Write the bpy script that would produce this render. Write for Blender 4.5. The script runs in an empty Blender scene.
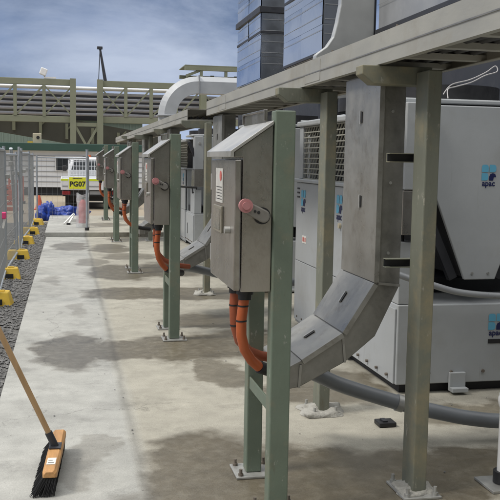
import bpy, bmesh, math, random
from mathutils import Vector, Matrix, noise
R_ = math.radians
random.seed(7)
SC = bpy.context.scene
COL = SC.collection

# ------------------------------------------------------------------ camera
cd = bpy.data.cameras.new('camera'); cam = bpy.data.objects.new('camera', cd); COL.objects.link(cam)
cd.sensor_width = 36; cd.lens = 36 * 850 / 500; cd.clip_start = 0.05; cd.clip_end = 2000
cam.matrix_world = Matrix(((0.9777101, 0.00557358, -0.20988542, 0),
                           (-0.2092778, 0.10635429, -0.97205533, 0),
                           (0.01690438, 0.99431268, 0.10515009, 1.6),
                           (0, 0, 0, 1)))
SC.camera = cam

# ------------------------------------------------------------------ world, sun, exposure
SUN_EL, SUN_AZ = 52, 262          # azimuth clockwise from +Y: light comes from the left, slightly behind the camera
w = bpy.data.worlds.new('World'); SC.world = w; w.use_nodes = True
nt = w.node_tree; N = nt.nodes; L = nt.links
for n in list(N): N.remove(n)
out = N.new('ShaderNodeOutputWorld'); bg = N.new('ShaderNodeBackground'); bg.inputs['Strength'].default_value = 0.09
sky = N.new('ShaderNodeTexSky'); sky.sky_type = 'NISHITA'; sky.sun_disc = False
sky.sun_elevation = R_(SUN_EL); sky.sun_rotation = R_(SUN_AZ); sky.dust_density = 2.0
tc = N.new('ShaderNodeTexCoord')
mp = N.new('ShaderNodeMapping'); mp.inputs['Scale'].default_value = (1.0, 1.0, 2.6)
n1 = N.new('ShaderNodeTexNoise'); n1.inputs['Scale'].default_value = 2.6; n1.inputs['Detail'].default_value = 6; n1.inputs['Roughness'].default_value = .55
n2 = N.new('ShaderNodeTexNoise'); n2.inputs['Scale'].default_value = 5.5; n2.inputs['Detail'].default_value = 5
L.new(tc.outputs['Generated'], mp.inputs['Vector']); L.new(mp.outputs[0], n1.inputs['Vector']); L.new(mp.outputs[0], n2.inputs['Vector'])
cover = N.new('ShaderNodeMapRange'); cover.inputs[1].default_value = .34; cover.inputs[2].default_value = .62; cover.inputs[3].default_value = .8; cover.inputs[4].default_value = 1.0
L.new(n1.outputs['Fac'], cover.inputs[0])
sep = N.new('ShaderNodeSeparateXYZ'); L.new(tc.outputs['Generated'], sep.inputs[0])
elev = N.new('ShaderNodeMapRange'); elev.inputs[1].default_value = .0; elev.inputs[2].default_value = .75; L.new(sep.outputs['Z'], elev.inputs[0])
cr = N.new('ShaderNodeValToRGB'); L.new(elev.outputs[0], cr.inputs[0])
e = cr.color_ramp.elements
e[0].position = 0; e[0].color = (4.2, 5.3, 7.6, 1)
e[1].position = 1; e[1].color = (13.6, 13.4, 12.9, 1)
a = e.new(.10); a.color = (1.7, 2.6, 4.9, 1)
a = e.new(.26); a.color = (1.25, 1.85, 3.3, 1)
a = e.new(.55); a.color = (7.6, 7.9, 8.3, 1)
lit = N.new('ShaderNodeMapRange'); lit.inputs[1].default_value = .3; lit.inputs[2].default_value = .72; lit.inputs[3].default_value = .72; lit.inputs[4].default_value = 1.12
L.new(n2.outputs['Fac'], lit.inputs[0])
mul = N.new('ShaderNodeVectorMath'); mul.operation = 'SCALE'; L.new(cr.outputs[0], mul.inputs[0]); L.new(lit.outputs[0], mul.inputs['Scale'])
mx = N.new('ShaderNodeMixRGB'); L.new(cover.outputs[0], mx.inputs[0]); L.new(sky.outputs[0], mx.inputs[1]); L.new(mul.outputs[0], mx.inputs[2])
n3 = N.new('ShaderNodeTexNoise'); n3.inputs['Scale'].default_value = 3.4; n3.inputs['Detail'].default_value = 12; n3.inputs['Roughness'].default_value = .58; n3.inputs['Distortion'].default_value = .3
mp3 = N.new('ShaderNodeMapping'); mp3.inputs['Scale'].default_value = (1., 1., 2.2); mp3.inputs['Location'].default_value = (.35, .2, .1)
L.new(tc.outputs['Generated'], mp3.inputs['Vector']); L.new(mp3.outputs[0], n3.inputs['Vector'])
def lobe(d, lo, hi_):
    q = N.new('ShaderNodeVectorMath'); q.operation = 'DOT_PRODUCT'; q.inputs[1].default_value = d; L.new(tc.outputs['Generated'], q.inputs[0])
    m_ = N.new('ShaderNodeMapRange'); m_.interpolation_type = 'SMOOTHSTEP'; m_.inputs[1].default_value = lo; m_.inputs[2].default_value = hi_; L.new(q.outputs['Value'], m_.inputs[0]); return m_.outputs[0]
lb = lobe((.129, .967, .149 + .06), .968, .9985)     # a brighter break in the cloud, low over the gantry
ba = N.new('ShaderNodeMath'); ba.operation = 'MULTIPLY_ADD'; ba.inputs[1].default_value = .09; L.new(lb, ba.inputs[0]); L.new(n3.outputs['Fac'], ba.inputs[2])
puff = N.new('ShaderNodeMapRange'); puff.inputs[1].default_value = .45; puff.inputs[2].default_value = .74; puff.inputs[3].default_value = 0; puff.inputs[4].default_value = .95; L.new(ba.outputs[0], puff.inputs[0])
mx2 = N.new('ShaderNodeMixRGB'); mx2.inputs[2].default_value = (4.9, 5.6, 7.0, 1); L.new(puff.outputs[0], mx2.inputs[0]); L.new(mx.outputs[0], mx2.inputs[1])
hi = N.new('ShaderNodeMapRange'); hi.inputs[1].default_value = .45; hi.inputs[2].default_value = .85; hi.inputs[3].default_value = 1; hi.inputs[4].default_value = 1.7; L.new(sep.outputs['Z'], hi.inputs[0])
mh = N.new('ShaderNodeVectorMath'); mh.operation = 'SCALE'; L.new(mx2.outputs[0], mh.inputs[0]); L.new(hi.outputs[0], mh.inputs['Scale'])
L.new(mh.outputs[0], bg.inputs['Color']); L.new(bg.outputs[0], out.inputs['Surface'])

sd = bpy.data.lights.new('sun', 'SUN'); sd.energy = 1.6; sd.angle = R_(12); sd.color = (1.0, .95, .87)
sun = bpy.data.objects.new('sun', sd); COL.objects.link(sun)
az, el = R_(SUN_AZ), R_(SUN_EL)
sun.rotation_euler = Vector((math.sin(az) * math.cos(el), math.cos(az) * math.cos(el), math.sin(el))).to_track_quat('Z', 'Y').to_euler()
vs = SC.view_settings; vs.view_transform = 'Standard'; vs.look = 'None'; vs.gamma = 1; vs.exposure = 0.22; vs.use_curve_mapping = False

# ------------------------------------------------------------------ materials
def mat(name, col, rough=.6, metal=0., var=.12, scale=6., bump=0., bscale=60., spots=None, spot_scale=3., spot_cut=(.55, .7), stretch=(1, 1, 1), rvar=.12, emit=None, alpha=1., layers=()):
    m = bpy.data.materials.new(name); m.use_nodes = True
    t = m.node_tree; n = t.nodes; l = t.links; b = n['Principled BSDF']
    b.inputs['Roughness'].default_value = rough; b.inputs['Metallic'].default_value = metal
    if alpha < 1: b.inputs['Alpha'].default_value = alpha
    co = n.new('ShaderNodeTexCoord'); oi = n.new('ShaderNodeObjectInfo')
    ad = n.new('ShaderNodeVectorMath'); ad.operation = 'ADD'
    sc_ = n.new('ShaderNodeMath'); sc_.operation = 'MULTIPLY'; sc_.inputs[1].default_value = 37.
    l.new(oi.outputs['Random'], sc_.inputs[0]); l.new(co.outputs['Object'], ad.inputs[0]); l.new(sc_.outputs[0], ad.inputs[1])
    mpn = n.new('ShaderNodeMapping'); mpn.inputs['Scale'].default_value = stretch; l.new(ad.outputs[0], mpn.inputs['Vector'])
    nz = n.new('ShaderNodeTexNoise'); nz.inputs['Scale'].default_value = scale; nz.inputs['Detail'].default_value = 8; nz.inputs['Roughness'].default_value = .65
    l.new(mpn.outputs[0], nz.inputs['Vector'])
    mr = n.new('ShaderNodeMapRange'); mr.inputs[1].default_value = .25; mr.inputs[2].default_value = .75; mr.inputs[3].default_value = 1 - var; mr.inputs[4].default_value = 1 + var
    l.new(nz.outputs['Fac'], mr.inputs[0])
    vm = n.new('ShaderNodeVectorMath'); vm.operation = 'SCALE'; vm.inputs[0].default_value = col; l.new(mr.outputs[0], vm.inputs['Scale'])
    last = vm.outputs[0]
    if spots:
        ns = n.new('ShaderNodeTexNoise'); ns.inputs['Scale'].default_value = spot_scale; ns.inputs['Detail'].default_value = 9; ns.inputs['Roughness'].default_value = .7
        l.new(ad.outputs[0], ns.inputs['Vector'])
        mr2 = n.new('ShaderNodeMapRange'); mr2.inputs[1].default_value = spot_cut[0]; mr2.inputs[2].default_value = spot_cut[1]; l.new(ns.outputs['Fac'], mr2.inputs[0])
        mxn = n.new('ShaderNodeMixRGB'); mxn.inputs[2].default_value = (*spots, 1); l.new(mr2.outputs[0], mxn.inputs[0]); l.new(last, mxn.inputs[1]); last = mxn.outputs[0]
    for (lc, ls, lst, c0, c1) in layers:   # worn chips, drips and smears with their own shape
        mm = n.new('ShaderNodeMapping'); mm.inputs['Scale'].default_value = lst; l.new(ad.outputs[0], mm.inputs['Vector'])
        nn = n.new('ShaderNodeTexNoise'); nn.inputs['Scale'].default_value = ls; nn.inputs['Detail'].default_value = 8; nn.inputs['Roughness'].default_value = .7; l.new(mm.outputs[0], nn.inputs['Vector'])
        m3 = n.new('ShaderNodeMapRange'); m3.inputs[1].default_value = c0; m3.inputs[2].default_value = c1; m3.inputs[4].default_value = .8; l.new(nn.outputs['Fac'], m3.inputs[0])
        x3 = n.new('ShaderNodeMixRGB'); x3.inputs[2].default_value = (*lc, 1); l.new(m3.outputs[0], x3.inputs[0]); l.new(last, x3.inputs[1]); last = x3.outputs[0]
    l.new(last, b.inputs['Base Color'])
    rr = n.new('ShaderNodeMapRange'); rr.inputs[1].default_value = .3; rr.inputs[2].default_value = .7
    rr.inputs[3].default_value = max(.03, rough - rvar); rr.inputs[4].default_value = min(1, rough + rvar); l.new(nz.outputs['Fac'], rr.inputs[0]); l.new(rr.outputs[0], b.inputs['Roughness'])
    if bump:
        nb = n.new('ShaderNodeTexNoise'); nb.inputs['Scale'].default_value = bscale; nb.inputs['Detail'].default_value = 4; l.new(mpn.outputs[0], nb.inputs['Vector'])
        bn = n.new('ShaderNodeBump'); bn.inputs['Strength'].default_value = bump; bn.inputs['Distance'].default_value = .02; l.new(nb.outputs['Fac'], bn.inputs['Height']); l.new(bn.outputs[0], b.inputs['Normal'])
    if emit:
        b.inputs['Emission Color'].default_value = (*emit, 1); b.inputs['Emission Strength'].default_value = 1
    return m

M = {}
M['green_post'] = mat('painted_green_steel', (.135, .170, .128), .55, 0, .14, 5, .05, 90, spots=(.20, .19, .13), spot_scale=4, spot_cut=(.52, .72), layers=(((.30, .31, .27), 26, (1, 1, .5), .62, .67), ((.10, .085, .05), 15, (1, 1, .25), .60, .74)))
M['khaki_post'] = mat('weathered_khaki_steel', (.165, .172, .135), .6, 0, .18, 5, .05, 80, spots=(.27, .235, .145), spot_scale=3.5, spot_cut=(.5, .72), stretch=(1, 1, .35), layers=(((.34, .33, .27), 24, (1, 1, .4), .62, .67), ((.12, .095, .05), 12, (1, 1, .2), .59, .74)))
M['stainless'] = mat('dull_stainless', (.335, .318, .29), .29, .78, .24, 4, .04, 120, spots=(.235, .212, .18), spot_scale=5, spot_cut=(.5, .75), stretch=(1, 1, .4), layers=(((.42, .41, .385), 9, (1, 1, .22), .58, .78), ((.20, .18, .15), 8, (1, 1, .5), .60, .80)))
M['hood'] = mat('hood_stainless', (.50, .49, .46), .36, .6, .10, 5, .03, 80)
M['tray'] = mat('dusty_galvanised', (.36, .355, .32), .55, .2, .12, 5, .04, 60, spots=(.31, .29, .24), spot_scale=3, spot_cut=(.5, .72), stretch=(1, .4, 1))
M['trunk'] = mat('galvanised_trunking', (.245, .24, .22), .42, .5, .30, 7, .08, 40, spots=(.31, .30, .275), spot_scale=6, spot_cut=(.54, .72))
M['trunk_lid'] = mat('galvanised_lid', (.305, .30, .28), .36, .5, .22, 6, .06, 40, spots=(.17, .155, .13), spot_scale=5, spot_cut=(.52, .74))
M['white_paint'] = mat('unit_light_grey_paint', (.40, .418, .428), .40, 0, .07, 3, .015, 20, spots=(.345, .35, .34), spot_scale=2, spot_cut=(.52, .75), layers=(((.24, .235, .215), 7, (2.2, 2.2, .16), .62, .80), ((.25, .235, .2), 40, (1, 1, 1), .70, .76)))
M['white_pure'] = mat('white_paint', (.78, .78, .77), .45, 0, .05, 5)
M['dark'] = mat('dark_void_steel', (.022, .023, .026), .6, .1, .3, 8)
M['coil'] = mat('coil_fins', (.016, .016, .017), .8, 0, .35, 3, .3, 40, stretch=(1, 40, 1))
M['guard'] = mat('cream_coil_guard', (.34, .335, .285), .6, 0, .1, 10)
M['shiny'] = mat('reflective_cladding', (.70, .69, .67), .09, 1., .05, 2, .16, 2.6, rvar=.04)
M['duct_light'] = mat('satin_sheet_duct', (.50, .51, .50), .38, .45, .12, 3, .05, 5)
M['shiny_shaded'] = mat('shaded_cladding', (.50, .52, .55), .24, 1., .12, 3, .12, 3., rvar=.08)  # same cladding, darker and duller to put shade on the front faces
M['band'] = mat('dark_flange', (.055, .057, .065), .5, .5, .2, 6)
M['duct'] = mat('grey_sheet_duct', (.35, .36, .37), .42, .35, .12, 3, .05, 8)
M['duct_white'] = mat('pale_sheet_duct', (.43, .445, .46), .5, .1, .08, 3, .03, 8)
M['pvc'] = mat('grey_pvc', (.20, .215, .23), .4, 0, .12, 6, .02, 60)
M['pvc_pale'] = mat('pale_grey_pvc', (.29, .30, .31), .35, 0, .1, 6)
M['orange'] = mat('orange_conduit_plastic', (.44, .10, .028), .45, 0, .14, 9, spots=(.40, .09, .03), spot_scale=8, spot_cut=(.55, .75))
M['rust_orange'] = mat('dusty_orange_conduit', (.30, .075, .03), .5, 0, .16, 9)
M['black'] = mat('black_plastic', (.018, .018, .02), .5, 0, .25, 10)
M['pink'] = mat('faded_red_knob', (.43, .19, .19), .6, 0, .12, 30)
M['lever'] = mat('lever_cast_grey', (.21, .20, .18), .5, .3, .18, 20)
M['label_white'] = mat('white_label', (.72, .71, .67), .5, 0, .06, 12)
M['label_dull'] = mat('weathered_label', (.56, .55, .51), .55, 0, .14, 25)
M['label_red'] = mat('red_print', (.55, .12, .10), .5, 0, .1, 12)
M['ink'] = mat('black_print', (.02, .02, .022), .5, 0, .1, 12)
M['window_tan'] = mat('window_bezel', (.26, .24, .19), .4, .2, .2, 20)
M['pane'] = mat('scratched_pane', (.17, .165, .14), .2, 0, .5, 30)
M['logo_blue'] = mat('light_blue_print', (.13, .42, .60), .45, 0, .06, 12)
M['logo_navy'] = mat('navy_print', (.012, .018, .085), .45, 0, .06, 12)
M['zinc'] = mat('zinc_steel', (.42, .42, .40), .45, .5, .2, 15, .05, 60)
M['grout'] = mat('splashed_grout', (.36, .35, .315), .85, 0, .15, 12, .5, 40)
M['rust'] = mat('brown_bolt', (.17, .145, .12), .6, .3, .25, 30)
M['wood'] = mat('varnished_pine', (.47, .25, .095), .55, 0, .38, 5, .05, 40, stretch=(6, .7, 6))
M['handle'] = mat('broom_handle_wood', (.42, .27, .135), .55, 0, .16, 4, .04, 40, stretch=(8, 8, .5))
M['bristle'] = mat('black_bristle', (.014, .014, .015), .75, 0, .4, 40)
M['yellow'] = mat('yellow_block_plastic', (.66, .44, .05), .6, 0, .14, 9, .05, 40, spots=(.40, .29, .09), spot_scale=7, spot_cut=(.55, .75))
M['fence'] = mat('galvanised_fence_tube', (.40, .43, .46), .45, .5, .12, 8)
M['wire'] = mat('galvanised_wire', (.36, .37, .37), .5, .4, .12, 8)
M['rack'] = mat('khaki_gantry_paint', (.215, .225, .155), .6, 0, .12, 1.2)
M['pipe'] = mat('dull_lagged_pipe', (.46, .46, .49), .5, .1, .14, 1.2, .1, 3)
M['pipe_white'] = mat('bright_clad_pipe', (.80, .80, .80), .4, .2, .05, 1.2)
M['conveyor'] = mat('brown_gantry_steel', (.075, .075, .06), .7, 0, .2, .9)
M['shed'] = mat('pale_green_sheet', (.27, .345, .295), .6, 0, .06, .5)
M['fascia'] = mat('dark_green_fascia', (.032, .078, .06), .5, 0, .1, 1)
M['hut'] = mat('off_white_sheet', (.78, .79, .79), .5, 0, .05, 1)
M['glass'] = mat('dark_glass', (.03, .035, .04), .12, 0, .2, 3)
M['hivis'] = mat('hivis_yellow', (.62, .74, .03), .5, 0, .08, 6)
M['plate_yellow'] = mat('plate_yellow', (.74, .76, .03), .5, 0, .05, 6)
M['ute'] = mat('ute_white_paint', (.74, .75, .76), .3, 0, .04, 3)
M['taillight'] = mat('tail_lamp_red', (.28, .02, .02), .3, 0, .2, 20)
M['rubber'] = mat('rubber', (.02, .02, .02), .8, 0, .2, 10)
M['tarp'] = mat('blue_tarp', (.022, .06, .34), .35, 0, .2, 6, .3, 12)
M['plastic'] = mat('clear_plastic_wrap', (.74, .75, .76), .25, 0, .1, 10, .5, 14, alpha=.42)
M['red'] = mat('red_cylinder', (.50, .03, .03), .4, 0, .2, 8)
M['cone'] = mat('orange_red_cone', (.50, .10, .05), .5, 0, .1, 9)
M['hall'] = mat('shade_hall_cladding', (.12, .13, .14), .6, 0, .1, .6)  # for the unseen hall added behind the camera to cast shade
M['building'] = mat('dark_cladding', (.030, .031, .036), .6, .1, .3, 1.5)
M['cable'] = mat('black_cable', (.03, .03, .032), .5, 0, .2, 10)
M['cable_white'] = mat('white_cable', (.40, .385, .38), .5, 0, .08, 10)
M['beige'] = mat('beige_box', (.52, .46, .33), .6, 0, .1, 4)
M['pinktag'] = mat('pink_tag', (.70, .06, .20), .5, 0, .1, 9)
M['cloth'] = mat('grey_cloth', (.55, .57, .6), .8, 0, .1, 9)
M['stone'] = mat('gravel_stone', (.17, .168, .165), .9, 0, .45, 14, .4, 30, spots=(.30, .29, .27), spot_scale=25, spot_cut=(.55, .7))

def ground_mat(name, col, col2, scale, bump, bscale):
    m = mat(name, col, .9, 0, .22, scale, bump, bscale, spots=col2, spot_scale=scale * .5, spot_cut=(.45, .65))
    return m
M['dirt'] = ground_mat('sandy_ground', (.33, .27, .19), (.26, .235, .195), .6, .5, 9)
M['gravel_bed'] = ground_mat('dark_gravel_bed', (.10, .098, .095), (.19, .185, .175), 22, 1., 55)

WET = [  # x, y, rx, ry, amount : stains and puddle-damp patches on the slab
    (0.02, 7.1, .30, .75, 1), (.42, 7.0, .40, .38, 1), (1.0, 7.1, .60, .62, 1), (1.6, 7.2, .5, .6, 1),
    (.65, 10.1, .45, .48, 1), (1.35, 10.0, .6, .5, 1), (2.0, 9.9, .5, .5, 1), (.72, 12.0, .50, .85, 1), (1.4, 12.2, .5, .85, 1),
    (0.05, 15.6, .33, .75, .9), (.75, 15.2, .35, .8, .9), (1.3, 17.0, .6, .5, .8), (.35, 13.2, .25, .5, .7),
    (.75, 4.05, .42, .72, 1), (1.25, 3.9, .55, .60, 1), (1.9, 4.0, .7, .36, 1), (2.6, 3.95, .7, .3, 1),
    (1.65, 5.5, .34, .38, .95), (1.95, 5.75, .3, .45, .9), (1.13, 6.15, .20, .42, .8), (1.4, 8.3, .5, .4, .9),
    (.13, 4.62, .14, .20, .45), (.05, 4.35, .12, .3, .4), (-.2, 11.2, .12, .5, .35), (.1, 9.1, .1, .4, .35), (2.6, 4.9, .5, .35, .8),
    (.9, 19.5, .5, .6, .8), (.2, 20.8, .3, .5, .7), (1.0, 13.9, .5, .5, .8), (.3, 3.3, .25, .6, .7)]
def concrete():
    m = bpy.data.materials.new('site_concrete'); m.use_nodes = True
    t = m.node_tree; n = t.nodes; l = t.links; b = n['Principled BSDF']
    g = n.new('ShaderNodeNewGeometry'); pos = g.outputs['Position']
    def nz(s, d=8, r=.6):
        x = n.new('ShaderNodeTexNoise'); x.inputs['Scale'].default_value = s; x.inputs['Detail'].default_value = d; x.inputs['Roughness'].default_value = r
        l.new(pos, x.inputs['Vector']); return x
    def mr(src, a0, a1, b0, b1):
        x = n.new('ShaderNodeMapRange'); x.inputs[1].default_value = a0; x.inputs[2].default_value = a1; x.inputs[3].default_value = b0; x.inputs[4].default_value = b1
        l.new(src, x.inputs[0]); return x.outputs[0]
    def op(kind, a_, b_=None):
        x = n.new('ShaderNodeMath'); x.operation = kind
        for i, v in enumerate((a_, b_)):
            if v is None: continue
            if isinstance(v, (int, float)): x.inputs[i].default_value = v
            else: l.new(v, x.inputs[i])
        return x.outputs[0]
    warp = nz(2.2, 7, .6)
    sub = n.new('ShaderNodeVectorMath'); sub.operation = 'SUBTRACT'; l.new(warp.outputs['Color'], sub.inputs[0]); sub.inputs[1].default_value = (.5, .5, .5)
    sc_ = n.new('ShaderNodeVectorMath'); sc_.operation = 'MULTIPLY'; l.new(sub.outputs[0], sc_.inputs[0]); sc_.inputs[1].default_value = (.65, .9, 0)
    wp = n.new('ShaderNodeVectorMath'); wp.operation = 'ADD'; l.new(pos, wp.inputs[0]); l.new(sc_.outputs[0], wp.inputs[1])
    acc = None
    for (x, y, rx, ry, amt) in WET:
        s = n.new('ShaderNodeVectorMath'); s.operation = 'SUBTRACT'; l.new(wp.outputs[0], s.inputs[0]); s.inputs[1].default_value = (x, y, 0)
        d = n.new('ShaderNodeVectorMath'); d.operation = 'DIVIDE'; l.new(s.outputs[0], d.inputs[0]); d.inputs[1].default_value = (rx, ry, 1e4)
        ln = n.new('ShaderNodeVectorMath'); ln.operation = 'LENGTH'; l.new(d.outputs[0], ln.inputs[0])
        v = mr(ln.outputs['Value'], .84, 1.10, amt, 0)
        acc = v if acc is None else op('MAXIMUM', acc, v)
    fine = nz(14, 8, .7)
    wet = op('MULTIPLY', acc, mr(fine.outputs['Fac'], .34, .55, .80, 1.0))
    big = nz(.8, 6, .6); mid = nz(4.5, 9, .7); grain = nz(120, 3, .6)
    sepx = n.new('ShaderNodeSeparateXYZ'); l.new(pos, sepx.inputs[0])
    wob = op('ADD', sepx.outputs['X'], mr(nz(1.2, 4).outputs['Fac'], 0, 1, -.05, .05))
    right = mr(wob, .32, .44, 0, 1)          # second pour, a little browner
    c1 = n.new('ShaderNodeMixRGB'); c1.inputs[1].default_value = (.385, .383, .355, 1); c1.inputs[2].default_value = (.385, .365, .305, 1); l.new(right, c1.inputs[0])
    tone = op('MULTIPLY', mr(big.outputs['Fac'], .3, .7, .84, 1.14), mr(mid.outputs['Fac'], .3, .7, .80, 1.16))
    tone = op('MULTIPLY', tone, mr(grain.outputs['Fac'], .3, .7, .86, 1.12))
    dirt_n = nz(2.1, 10, .72)
    tone = op('MULTIPLY', tone, mr(dirt_n.outputs['Fac'], .54, .70, 1.0, .66))
    jx = op('ABSOLUTE', op('SUBTRACT', op('ADD', sepx.outputs['X'], mr(nz(1.4, 5).outputs['Fac'], 0, 1, -.05, .05)), .37))
    tone = op('MULTIPLY', tone, mr(jx, .0, .04, .74, 1.0))
    speck = nz(38, 4, .6)
    tone = op('MULTIPLY', tone, mr(speck.outputs['Fac'], .67, .74, 1.0, .5))
    vo = n.new('ShaderNodeTexVoronoi'); vo.feature = 'DISTANCE_TO_EDGE'; vo.inputs['Scale'].default_value = .32; l.new(wp.outputs[0], vo.inputs['Vector'])
    tone = op('MULTIPLY', tone, op('MAXIMUM', mr(vo.outputs['Distance'], .0, .0022, .62, 1.0), mr(nz(.9, 3).outputs['Fac'], .44, .50, 1.0, 0)))
    v1 = n.new('ShaderNodeVectorMath'); v1.operation = 'SCALE'; l.new(c1.outputs[0], v1.inputs[0]); l.new(tone, v1.inputs['Scale'])
    wm = n.new('ShaderNodeVectorMath'); wm.operation = 'MULTIPLY'; l.new(v1.outputs[0], wm.inputs[0]); wm.inputs[1].default_value = (.37, .335, .28)
    fin = n.new('ShaderNodeMixRGB'); l.new(wet, fin.inputs[0]); l.new(v1.outputs[0], fin.inputs[1]); l.new(wm.outputs[0], fin.inputs[2])
    l.new(fin.outputs[0], b.inputs['Base Color'])
    l.new(mr(wet, 0, 1, .82, .34), b.inputs['Roughness'])
    bp = n.new('ShaderNodeBump'); bp.inputs['Strength'].default_value = .35; bp.inputs['Distance'].default_value = .01
    l.new(op('ADD', mid.outputs['Fac'], op('MULTIPLY', grain.outputs['Fac'], .4)), bp.inputs['Height']); l.new(bp.outputs[0], b.inputs['Normal'])
    return m
M['concrete'] = concrete()

# ------------------------------------------------------------------ mesh helpers
class MB:
    def __init__(s): s.v = []; s.f = []; s.smooth = []
    def add(s, vs_, fs, sm=False):
        o = len(s.v); s.v += [tuple(p) for p in vs_]; s.f += [tuple(i + o for i in f) for f in fs]; s.smooth += [sm] * len(fs); return s
    def box(s, x0, x1, y0, y1, z0, z1, rot=None, piv=None):
        vs_ = [Vector((x, y, z)) for x in (x0, x1) for y in (y0, y1) for z in (z0, z1)]
        if rot is not None:
            pv = Vector(piv) if piv else Vector(((x0 + x1) / 2, (y0 + y1) / 2, (z0 + z1) / 2))
            vs_ = [pv + rot @ (p - pv) for p in vs_]
        return s.add(vs_, [(0, 1, 3, 2), (4, 6, 7, 5), (0, 4, 5, 1), (2, 3, 7, 6), (0, 2, 6, 4), (1, 5, 7, 3)])
    def bar(s, p, q, wx, wz, up=(0, 0, 1)):
        p, q = Vector(p), Vector(q); d = (q - p).normalized(); u = Vector(up)
        if abs(d.dot(u)) > .98: u = Vector((0, 1, 0))
        a_ = d.cross(u).normalized() * wx / 2; b_ = a_.cross(d).normalized() * wz / 2
        vs_ = [r + i * a_ + j * b_ for r in (p, q) for i, j in ((-1, -1), (1, -1), (1, 1), (-1, 1))]
        return s.add(vs_, [(3, 2, 1, 0), (4, 5, 6, 7), (0, 1, 5, 4), (1, 2, 6, 5), (2, 3, 7, 6), (3, 0, 4, 7)])
    def prism(s, poly, a0, a1, axis='y'):
        P = (lambda u, v, t: (u, t, v)) if axis == 'y' else (lambda u, v, t: (t, u, v)) if axis == 'x' else (lambda u, v, t: (u, v, t))
        k = len(poly)
        vs_ = [P(u, v, a0) for u, v in poly] + [P(u, v, a1) for u, v in poly]
        fs = [tuple(range(k)), tuple(range(2 * k - 1, k - 1, -1))] + [(i, i + k, (i + 1) % k + k, (i + 1) % k) for i in range(k)]
        return s.add(vs_, fs)
    def tube(s, pts, r, seg=12, caps=True, radii=None, ridge=0):
        pts = [Vector(p) for p in pts]; k = len(pts); rings = []
        d0 = (pts[1] - pts[0]).normalized(); u = Vector((0, 0, 1)) if abs(d0.z) < .9 else Vector((1, 0, 0))
        a_ = d0.cross(u).normalized()
        for i, p in enumerate(pts):
            d = (pts[min(i + 1, k - 1)] - pts[max(i - 1, 0)]).normalized()
            a_ = (a_ - d * a_.dot(d)).normalized(); b_ = d.cross(a_)
            rr = radii[i] if radii else r
            rings.append([p + (a_ * math.cos(t) + b_ * math.sin(t)) * rr for t in [2 * math.pi * j / seg for j in range(seg)]])
        vs_ = [p for rg in rings for p in rg]
        fs = [(i * seg + j, i * seg + (j + 1) % seg, (i + 1) * seg + (j + 1) % seg, (i + 1) * seg + j) for i in range(k - 1) for j in range(seg)]
        s.add(vs_, fs, True)
        if caps:
            s.add(rings[0], [tuple(range(seg - 1, -1, -1))]); s.add(rings[-1], [tuple(range(seg))])
        return s
    def cyl(s, c, r, h, seg=20, axis=(0, 0, 1), r2=None):
        c = Vector(c); ax = Vector(axis).normalized()
        return s.tube([c, c + ax * h], r, seg, True, [r, r if r2 is None else r2])
    def mesh(s, name, m, origin):
        me = bpy.data.meshes.new(name)
        o = Vector(origin)
        me.from_pydata([Vector(p) - o for p in s.v], [], s.f)
        me.polygons.foreach_set('use_smooth', s.smooth)
        bm = bmesh.new(); bm.from_mesh(me); bmesh.ops.recalc_face_normals(bm, faces=bm.faces); bm.to_mesh(me); bm.free()
        me.materials.append(M[m]); return me

LOC = {}
def tag(o, label, cat, group=None, kind=None):
    if label: o['label'] = label
    if cat: o['category'] = cat
    if group: o['group'] = group
    if kind: o['kind'] = kind
    return o
def thing(name, loc, label, cat, group=None):
    o = bpy.data.objects.new(name, None); COL.objects.link(o); o.location = loc; o.empty_display_size = .1
    LOC[o.name] = Vector(loc); return tag(o, label, cat, group)
def obj(name, mb, m, parent=None, bevel=0, label=None):
    if parent is not None: org = LOC[parent.name]
    else:
        xs = [p[0] for p in mb.v]; ys = [p[1] for p in mb.v]; zs = [p[2] for p in mb.v]
        org = Vector(((min(xs) + max(xs)) / 2, (min(ys) + max(ys)) / 2, min(zs)))
    o = bpy.data.objects.new(name, mb.mesh(name, m, org)); COL.objects.link(o)
    if parent is not None: o.parent = parent
    else: o.location = org
    LOC[o.name] = org
    if bevel:
        b = o.modifiers.new('bevel', 'BEVEL'); b.width = bevel; b.segments = 2; b.limit_method = 'ANGLE'; b.angle_limit = R_(40)
    if label: o['label'] = label
    return o
def solo(name, mb, m, label, cat, group=None, bevel=0, kind=None):
    return tag(obj(name, mb, m, None, bevel), label, cat, group, kind)
def struct(name, mb, m, kind='structure'):
    o = obj(name, mb, m); o['kind'] = kind; return o
def dup(o, delta, label=None, parent=None):
    c = o.copy(); COL.objects.link(c)
    if parent is not None: c.parent = parent
    else:
        c.location = Vector(o.location) + Vector(delta)
        LOC[c.name] = Vector(c.location)
    if label: c['label'] = label
    for ch in list(o.children): dup(ch, None, None, c)
    return c

def text_mb(s_, size, depth, place, bold=0.0):
    """lettering as a mesh; place maps (u, v, d) in the sign's plane to world"""
    cu = bpy.data.curves.new('lettering', 'FONT'); cu.body = s_; cu.size = size; cu.align_x = 'CENTER'; cu.align_y = 'CENTER'; cu.offset = bold; cu.resolution_u = 3
    ob = bpy.data.objects.new('lettering', cu); COL.objects.link(ob)
    dg = bpy.context.evaluated_depsgraph_get(); me = bpy.data.meshes.new_from_object(ob.evaluated_get(dg))
    mb = MB(); mb.add([place(v.co.x, v.co.y, depth) for v in me.vertices], [tuple(p.vertices) for p in me.polygons])
    bpy.data.objects.remove(ob); bpy.data.curves.remove(cu); bpy.data.meshes.remove(me)
    return mb

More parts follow.
